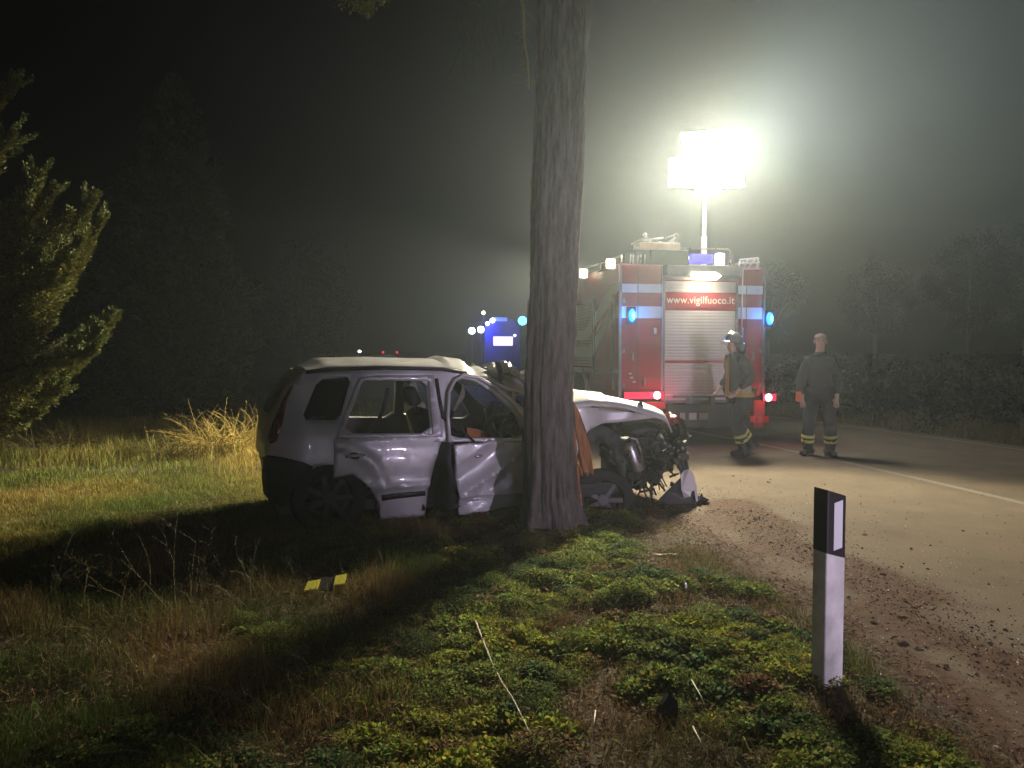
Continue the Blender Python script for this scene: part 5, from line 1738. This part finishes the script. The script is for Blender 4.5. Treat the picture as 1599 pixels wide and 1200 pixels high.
def ztop(p, z0):  # top slopes down towards the right-hand face
    return z0 - .30 * ((p - Aq).dot((Cq - Bq).normalized())) - .20 * ((p - Dq).dot(nrm)) * .4


corners = [Aq, Bq, Cq, Dq]
rc = []
for i, p in enumerate(corners):
    a, b = corners[i - 1], corners[(i + 1) % 4]
    d1, d2 = (a - p).normalized(), (b - p).normalized(); r = .010
    for t in np.linspace(0, 1, 5):
        rc.append(p + d1 * r * (1 - t) ** 2 + d2 * r * t ** 2)


def post_part(name, z0f, z1f, m, grow=0.0):
    mb = MB()
    ctr = pb
    lo = [mb.bm.verts.new(((ctr + (p - ctr) * (1 + grow)).x - pb.x, (ctr + (p - ctr) * (1 + grow)).y - pb.y, z0f(p) - zb_)) for p in rc]
    hi = [mb.bm.verts.new(((ctr + (p - ctr) * (1 + grow)).x - pb.x, (ctr + (p - ctr) * (1 + grow)).y - pb.y, z1f(p) - zb_)) for p in rc]
    mb.bm.faces.new(lo[::-1]); mb.bm.faces.new(hi)
    n = len(rc)
    for i in range(n): mb.bm.faces.new((lo[i], lo[(i + 1) % n], hi[(i + 1) % n], hi[i]))
    return mb.build(name, m, post, 'auto')


zA_top = at(1274, 760, 3.40).z; zA_band = at(1274, 857, 3.40).z
post_part('post_body', lambda p: -.1, lambda p: ztop(p, zA_top) - .004, mat('white_post_plastic', (.76, .75, .72), .5, nscale=9, namt=.3, bump=.12, bscale=30))
post_part('black_band', lambda p: ztop(p, zA_band), lambda p: ztop(p, zA_top), mat('black_post_band', (.028, .022, .028), .4, nscale=8, namt=.2), .02)
m = MB()
fx_, fy_ = (Cq - Bq).normalized(), nrm.normalized()
perp = Vector((fx_.y, -fx_.x))
def rf_(t, z, o=.0065):
    p = Bq + (Cq - Bq) * t + perp * o; return Vector((p.x - pb.x, p.y - pb.y, z - zb_))
zt0 = at(1310, 783, 3.37).z; zt1 = at(1318, 781, 3.37).z; zb0 = at(1310, 858, 3.37).z
pts = [(.32, zt0 - .005), (.78, zt0 + .003), (.78, zb0 + .004), (.32, zb0 - .002)]
a = [m.bm.verts.new(rf_(t, z, .003)) for t, z in pts]; b = [m.bm.verts.new(rf_(t, z, -.004)) for t, z in pts]
m.bm.faces.new(a); m.bm.faces.new(b[::-1])
for i in range(4): m.bm.faces.new((a[i], b[i], b[(i + 1) % 4], a[(i + 1) % 4]))
m.build('reflector', mat('white_reflector', (.85, .85, .88), .25), post)

# ------------------------------------------------------------------ small things on the verge and asphalt
def clods():
    M_clod = mat('dark_earth', (.10, .058, .036), .95, nscale=40, bump=.6)
    M_shard = mat('glass_crumb', (.9, .9, .85), .12, 0, spec=1.0)
    protos = []
    for k in range(5):
        b_ = MB(); b_.ball((0, 0, .3), 1, .75, .5, 2, .9); o = b_.build('soil_clod', M_clod, None); protos.append(o.data); bpy.data.objects.remove(o)
    spots = [(1410, 1006, .028), (1433, 1014, .02), (1365, 974, .02), (1412, 965, .018), (1428, 950, .016), (1568, 1036, .02), (1245, 944, .03), (1180, 812, .03), (1145, 744, .02), (1200, 754, .025), (1184, 810, .022), (1478, 1040, .014), (1350, 836, .02), (1497, 1008, .012), (1120, 852, .03), (1100, 848, .024)]
    for i, (px, py, r) in enumerate(spots):
        p = gnd(px, py); o = bpy.data.objects.new('soil_clod', protos[i % 5]); C.objects.link(o)
        o.location = (p.x, p.y, 0.0 if edge_d(p.x, p.y) < 0 else gz(p.x, p.y)); o.scale = (r, r, r * .8); o.rotation_euler = (0, 0, rnd.uniform(0, 6))
        tag(o, 'dark lump of earth thrown on the asphalt beside the verge', 'clod', 'lumps of earth scattered on the asphalt')
    # uncountable crumbs of earth and of glass
    def scatter(n, fy, fd, smin, smax, name, m, label, cat, flat):
        V0 = np.array([(1, 0, 0), (-.5, .8, 0), (-.6, -.7, 0), (.1, 0, 1), (0, .1, -.6)]) ; F0 = np.array([(0, 1, 3), (1, 2, 3), (2, 0, 3), (1, 0, 4), (2, 1, 4), (0, 2, 4)])
        Vs, Ts = [], []
        for i in range(n):
            y = fy(); d = fd()
            x = xc(y) + NEAR_EDGE + d
            z = 0.0 if d > 0 else max(gz(x, y), 0) + .004
            s = rnd.uniform(smin, smax) * (1 + (rnd.random() < .05) * 1.2); a = rnd.uniform(0, 6.28)
            Rm = np.array([[math.cos(a), -math.sin(a), 0], [math.sin(a), math.cos(a), 0], [0, 0, 1]])
            v = (V0 * np.array([1, rnd.uniform(.5, 1), flat]) * rng.uniform(.7, 1.2, (5, 3))) @ Rm.T * s
            Vs.append(v + np.array([x, y, z + s * .25])); Ts.append(F0 + 5 * i)
        tag(np_mesh(name, np.concatenate(Vs), np.concatenate(Ts), m), label, cat, kind='stuff')
    scatter(2300, lambda: 2.2 + 5.2 * rnd.random() ** 1.2, lambda: rnd.gauss(.62, .17), .003, .011, 'earth_bank', M_clod, 'ragged bank of brown earth thrown across the edge of the lane', 'earth', .6)
    scatter(3200, lambda: 2.2 + 6.5 * rnd.random() ** 1.2, lambda: abs(rnd.gauss(.55, .55)) - .1, .002, .008, 'earth_crumbs', M_clod, 'crumbs of brown earth thrown over the asphalt edge', 'earth', .7)
    scatter(700, lambda: 2.2 + 9 * rnd.random(), lambda: rnd.uniform(.3, 4), .003, .009, 'earth_grit', M_clod, 'scattered dark grit farther out on the lane', 'grit', .7)
    scatter(1500, lambda: 2.2 + 6.5 * rnd.random(), lambda: abs(rnd.gauss(.45, .8)) - .25, .002, .0052, 'glass_crumbs', M_shard, 'glittering crumbs of broken car glass on asphalt and earth', 'broken glass', .8)


clods()
M_wp = mat('white_scrap', (.8, .8, .8), .4)
# curved white trim
m = MB(); pts = [gnd(x, y, .05) for x, y in ((1053, 905), (1058, 908), (1065, 913), (1070, 920), (1071, 925))]
c0 = pts[2].copy(); c0.z = 0
m.tube([p - c0 for p in pts], [.006, .010, .011, .011, .006], 8)
o = m.build('trim_scrap', M_wp, None, True); o.location = c0 + Vector((0, 0, .03)); tag(o, 'curved white strip of plastic trim lying on the green weeds', 'debris')
m = MB(); c0 = gnd(990, 858, .02); m.prism([(-.03, 0), (.04, .0), (.045, .025), (0, .035)], -.02, .02); o = m.build('plastic_scrap', M_wp, None); o.location = c0; tag(o, 'small white plastic chip between the tree foot and the weeds', 'debris')
m = MB(); c0 = gnd(1156, 948, .02); m.tube([(-.03, 0, .02), (0, 0, .0), (.03, .01, .01)], [.005, .009, .004], 6); o = m.build('dry_leaf', mat('pale_leaf', (.5, .42, .3), .7), None); o.location = c0; tag(o, 'pale curled scrap at the edge of weeds and asphalt', 'leaf')
m = MB(); c0 = gnd(1040, 868, .02); m.box(-.09, -.02, 0, .09, .02, .012, Matrix.Rotation(.1, 4, 'Z')); o = m.build('wood_chip', mat('pale_wood', (.40, .32, .2), .8, nscale=20), None); o.location = c0; tag(o, 'flat pale wood chip lying above the curved white strip', 'wood chip')
# two yellow squares on a dark strip
c0 = gnd(507, 930, 0.06); c0 = Vector((c0.x, c0.y, gz(c0.x, c0.y)))
tape = thing('warning_strip', 'short black strip with two yellow squares standing in the dark grass', 'warning strip', c0, R(6))
tape.rotation_euler = (R(-70), 0, R(6)); tape.scale = (1, 1, 1.55); tape.location.z += .05
M_yel = mat('yellow_marking', (.85, .80, .12), .35)
l_ = lambda x, y: (at(x, y, c0.y) - c0)
q0, q1 = l_(474, 936), l_(538, 912)
m = MB(); m.box(l_(497, 930).x, -.004, l_(500, 936).z, l_(519, 920).x, .004, l_(500, 914).z, bev=.001); m.tube([(l_(476, 930).x, .006, l_(476, 925).z - .01), (l_(538, 915).x, .006, l_(538, 920).z)], .006, 6)
m.tube([(l_(508, 925).x, .01, l_(508, 925).z), (l_(508, 925).x, .01, -.05)], .008, 6); m.build('black_strip', M_black, tape)
for A in ([(475, 937), (495, 934), (497, 919), (478, 922)], [(519, 929), (536, 927), (537, 911), (520, 914)]):
    m = MB(); m.prism([(l_(*p_).x, l_(*p_).z) for p_ in A], -.012, -.004); m.build('yellow_square', M_yel, tape)
# pale long stalk lying across the weeds
for i, (pts_, lab, r) in enumerate([
        ([(743, 970), (752, 995), (768, 1035), (785, 1068), (800, 1090), (820, 1130), (842, 1175)], 'long pale bent stalk lying across the weeds below the tree', .0035),
        ([(1080, 1062), (1095, 1088), (1100, 1100)], 'short pale stalk in the weeds left of the post', .003),
        ([(1082, 1135), (1100, 1170)], 'pale stalk beside the black scrap of plastic', .003),
        ([(930, 1110), (926, 1140)], 'upright pale stalk in the brown patch', .003)]):
    P3 = [gnd(x, y, .10 + .01 * math.sin(k * 2)) for k, (x, y) in enumerate(pts_)]; c0 = P3[0].copy(); c0.z = 0
    m = MB(); m.tube([p_ - c0 for p_ in P3], r, 6); o = m.build('stalk', mat('pale_straw', (.62, .55, .44), .6), None, True); o.location = c0; tag(o, lab, 'stalk', 'pale dry stalks on the verge')
m = MB(); c0 = gnd(1048, 1140, .0)
m.prism([(-.045, 0), (.03, -.01), (.05, .10), (.02, .135), (-.02, .10), (-.05, .06)], -.015, .02); o = m.build('plastic_scrap', M_black, None); o.location = (c0.x, c0.y, .0); o.rotation_euler = (R(-25), 0, .4)
tag(o, 'black shard of car plastic stuck in the weeds at the bottom', 'debris')

# ------------------------------------------------------------------ vehicles and lamps far behind
YV = 33.0
vx = at(782, 550, YV).x
van = thing('emergency_van', 'far emergency van with blue-lit side and glowing window behind the car roof', 'van', (vx, YV, 0), R(14))
lx = lambda px: (at(px, 550, YV).x - vx)
zz_ = lambda py: at(800, py, YV).z
M_vanb = mat('blue_van_paint', (.03, .04, .25), .5, nscale=3)
m = MB(); m.prism([(lx(757), .5), (lx(757), zz_(512)), (lx(765), zz_(499)), (lx(800), zz_(498)), (lx(812), zz_(512)), (lx(814), .5)], 0, 4.6); m.build('body', M_vanb, van)
m = MB(); m.box(lx(770), -.03, zz_(540), lx(801), -.004, zz_(526), bev=.003); m.build('rear_window', mat('lit_van_window', (.9, .8, .9), .3, emit=(1, .72, .92), estr=1.5), van)
m = MB(); m.box(lx(757) - .01, -.02, .35, lx(814), .1, .55, bev=.03); m.build('bumper', M_chassis, van)
m = MB(); m.box(lx(771), -.05, zz_(502), lx(792), .05, zz_(496), bev=.02); m.build('sign_box', mat('pale_blue_sign', (.3, .45, .9), .3, emit=(.3, .5, 1), estr=.4), van)
for px, py, r in ((768, 501, .10), (760, 506, .08), (804, 524, .04)):
    b_ = MB(); b_.ball((lx(px), -.08, zz_(py)), r, r * .6, r, 2); b_.build('lamp', M_farwhite, van, True)
b_ = MB(); b_.tube([(lx(816), .3, 1.5), (lx(816), .3, zz_(505))], .03, 6); b_.build('beacon_stem', M_chassis, van)
b_ = MB(); b_.ball((lx(816), -.1, zz_(501)), .19, .15, .19, 3); b_.build('beacon', M_cyan, van, True)
for aa in (lx(762), lx(808)):
    for bb in (.8, 3.8):
        b_ = MB(); b_.lathe([(.001, 0), (.33, 0), (.35, .05), (.35, .2), (.001, .22)], 20, Matrix.Translation((aa - .1, bb, .35)) @ Matrix.Rotation(R(90), 4, 'Y')); b_.build('wheel', M_rubber, van, True)
lamp('beacon_light', 'POINT', (at(757, 512, YV - 0.7)), 120, (.03, .10, 1), None, .2)  # blue lamp added away from the beacon to give the van a gradient
for i, (px, py, lab) in enumerate(((737, 517, 'left lamp of the two white work lamps on thin stands by the far van'), (751, 515, 'right lamp of the two white work lamps on thin stands by the far van'))):
    p_ = at(px, py, 31.0)
    t_ = thing('work_lamp', lab, 'work lamp', (p_.x, p_.y, 0), 0, 'white work lamps on stands')
    b_ = MB(); b_.tube([(0, 0, 0.3), (0, 0, p_.z)], .02, 6)
    for q in range(3): b_.tube([(0, 0, .6), (.4 * math.cos(q * 2.1), .4 * math.sin(q * 2.1), 0)], .015, 6)
    b_.build('stand', M_grey, t_)
    b_ = MB(); b_.box(-.12, -.08, p_.z - .12, .12, .02, p_.z + .12, bev=.03); b_.build('housing', M_grey, t_)
    b_ = MB(); b_.ball((0, -.10, p_.z), .13, .06, .13, 3); b_.build('lens', M_farwhite, t_, True)
p_ = at(755, 489, 48.0)
t_ = thing('street_lamp', 'tiny greenish street lamp shining above the far van', 'street lamp', (p_.x, p_.y, 0))
b_ = MB(); b_.tube([(0, 0, 0), (0, 0, p_.z)], .05, 8); b_.build('pole', M_grey, t_)
b_ = MB(); b_.ball((0, -.1, p_.z), .12, .12, .12, 2); b_.build('lamp_head', mat('greenish_lamp', (1, 1, .8), .2, emit=(.85, 1, .55), estr=6), t_, True)
p_ = at(600, 549, 44.0)
fc_ = thing('parked_car', 'dark far car with red tail lamps on the horizon above the car roof', 'car', (p_.x, p_.y, 0), R(10))
b_ = MB(); b_.prism([(-.9, .3), (-.9, .9), (-.72, 1.42), (.72, 1.42), (.9, .9), (.9, .3)], 0, 4.1); b_.build('body', M_chassis, fc_)
b_ = MB(); b_.prism([(-.74, .95), (-.62, 1.35), (.62, 1.35), (.74, .95)], -.012, -.004); b_.build('rear_window', M_darkglass, fc_)
for px in (597, 633):
    q = at(px, 548, 44).x - p_.x; b_ = MB(); b_.box(q - .05, -.05, 1.48, q + .05, .01, 1.62, bev=.01) if False else b_.box(q * .6 - .06, -.04, 1.44, q * .6 + .06, .02, 1.56, bev=.01); b_.build('tail_lamp', mat('dim_red_lamp', (.5, .02, .03), .3, emit=(1, .03, .05), estr=1.2), fc_)
for aa in (-.75, .55):
    for bb in (.7, 3.3):
        b_ = MB(); b_.lathe([(.001, 0), (.28, 0), (.31, .05), (.31, .2), (.001, .22)], 20, Matrix.Translation((aa, bb, .31)) @ Matrix.Rotation(R(90), 4, 'Y')); b_.build('wheel', M_rubber, fc_, True)
p_ = at(562, 549, 46)
t_ = thing('lamp_post', 'faint low white lamp on the horizon left of the far car', 'lamp', (p_.x, p_.y, 0))
b_ = MB(); b_.tube([(0, 0, 0), (0, 0, p_.z)], .04, 6); b_.build('pole', M_grey, t_)
b_ = MB(); b_.ball((0, -.1, p_.z), .11, .08, .09, 2); b_.build('lamp_head', mat('dim_white_lamp', (1, 1, 1), .2, emit=(.9, .95, 1), estr=3), t_, True)

# ------------------------------------------------------------------ fog volume added to stand in for lens glare
m = MB(); m.box(-70, -14, -2, 60, 75, 14)
hz_ = m.build('glare_haze', None, None)
hm = bpy.data.materials.new('glare_mist'); hm.use_nodes = True
nt = hm.node_tree; nt.nodes.remove(nt.nodes['Principled BSDF'])
pv = nt.nodes.new('ShaderNodeVolumePrincipled')
pv.inputs['Color'].default_value = (0.80, 0.93, 1.0, 1); pv.inputs['Density'].default_value = 0.0043; pv.inputs['Anisotropy'].default_value = 0.75
nt.links.new(pv.outputs[0], nt.nodes['Material Output'].inputs['Volume'])
hz_.data.materials.clear(); hz_.data.materials.append(hm)
hz_['kind'] = 'stuff'; hz_['label'] = 'thin fog added to stand in for lens glare around the floodlight'; hz_['category'] = 'glare_haze'
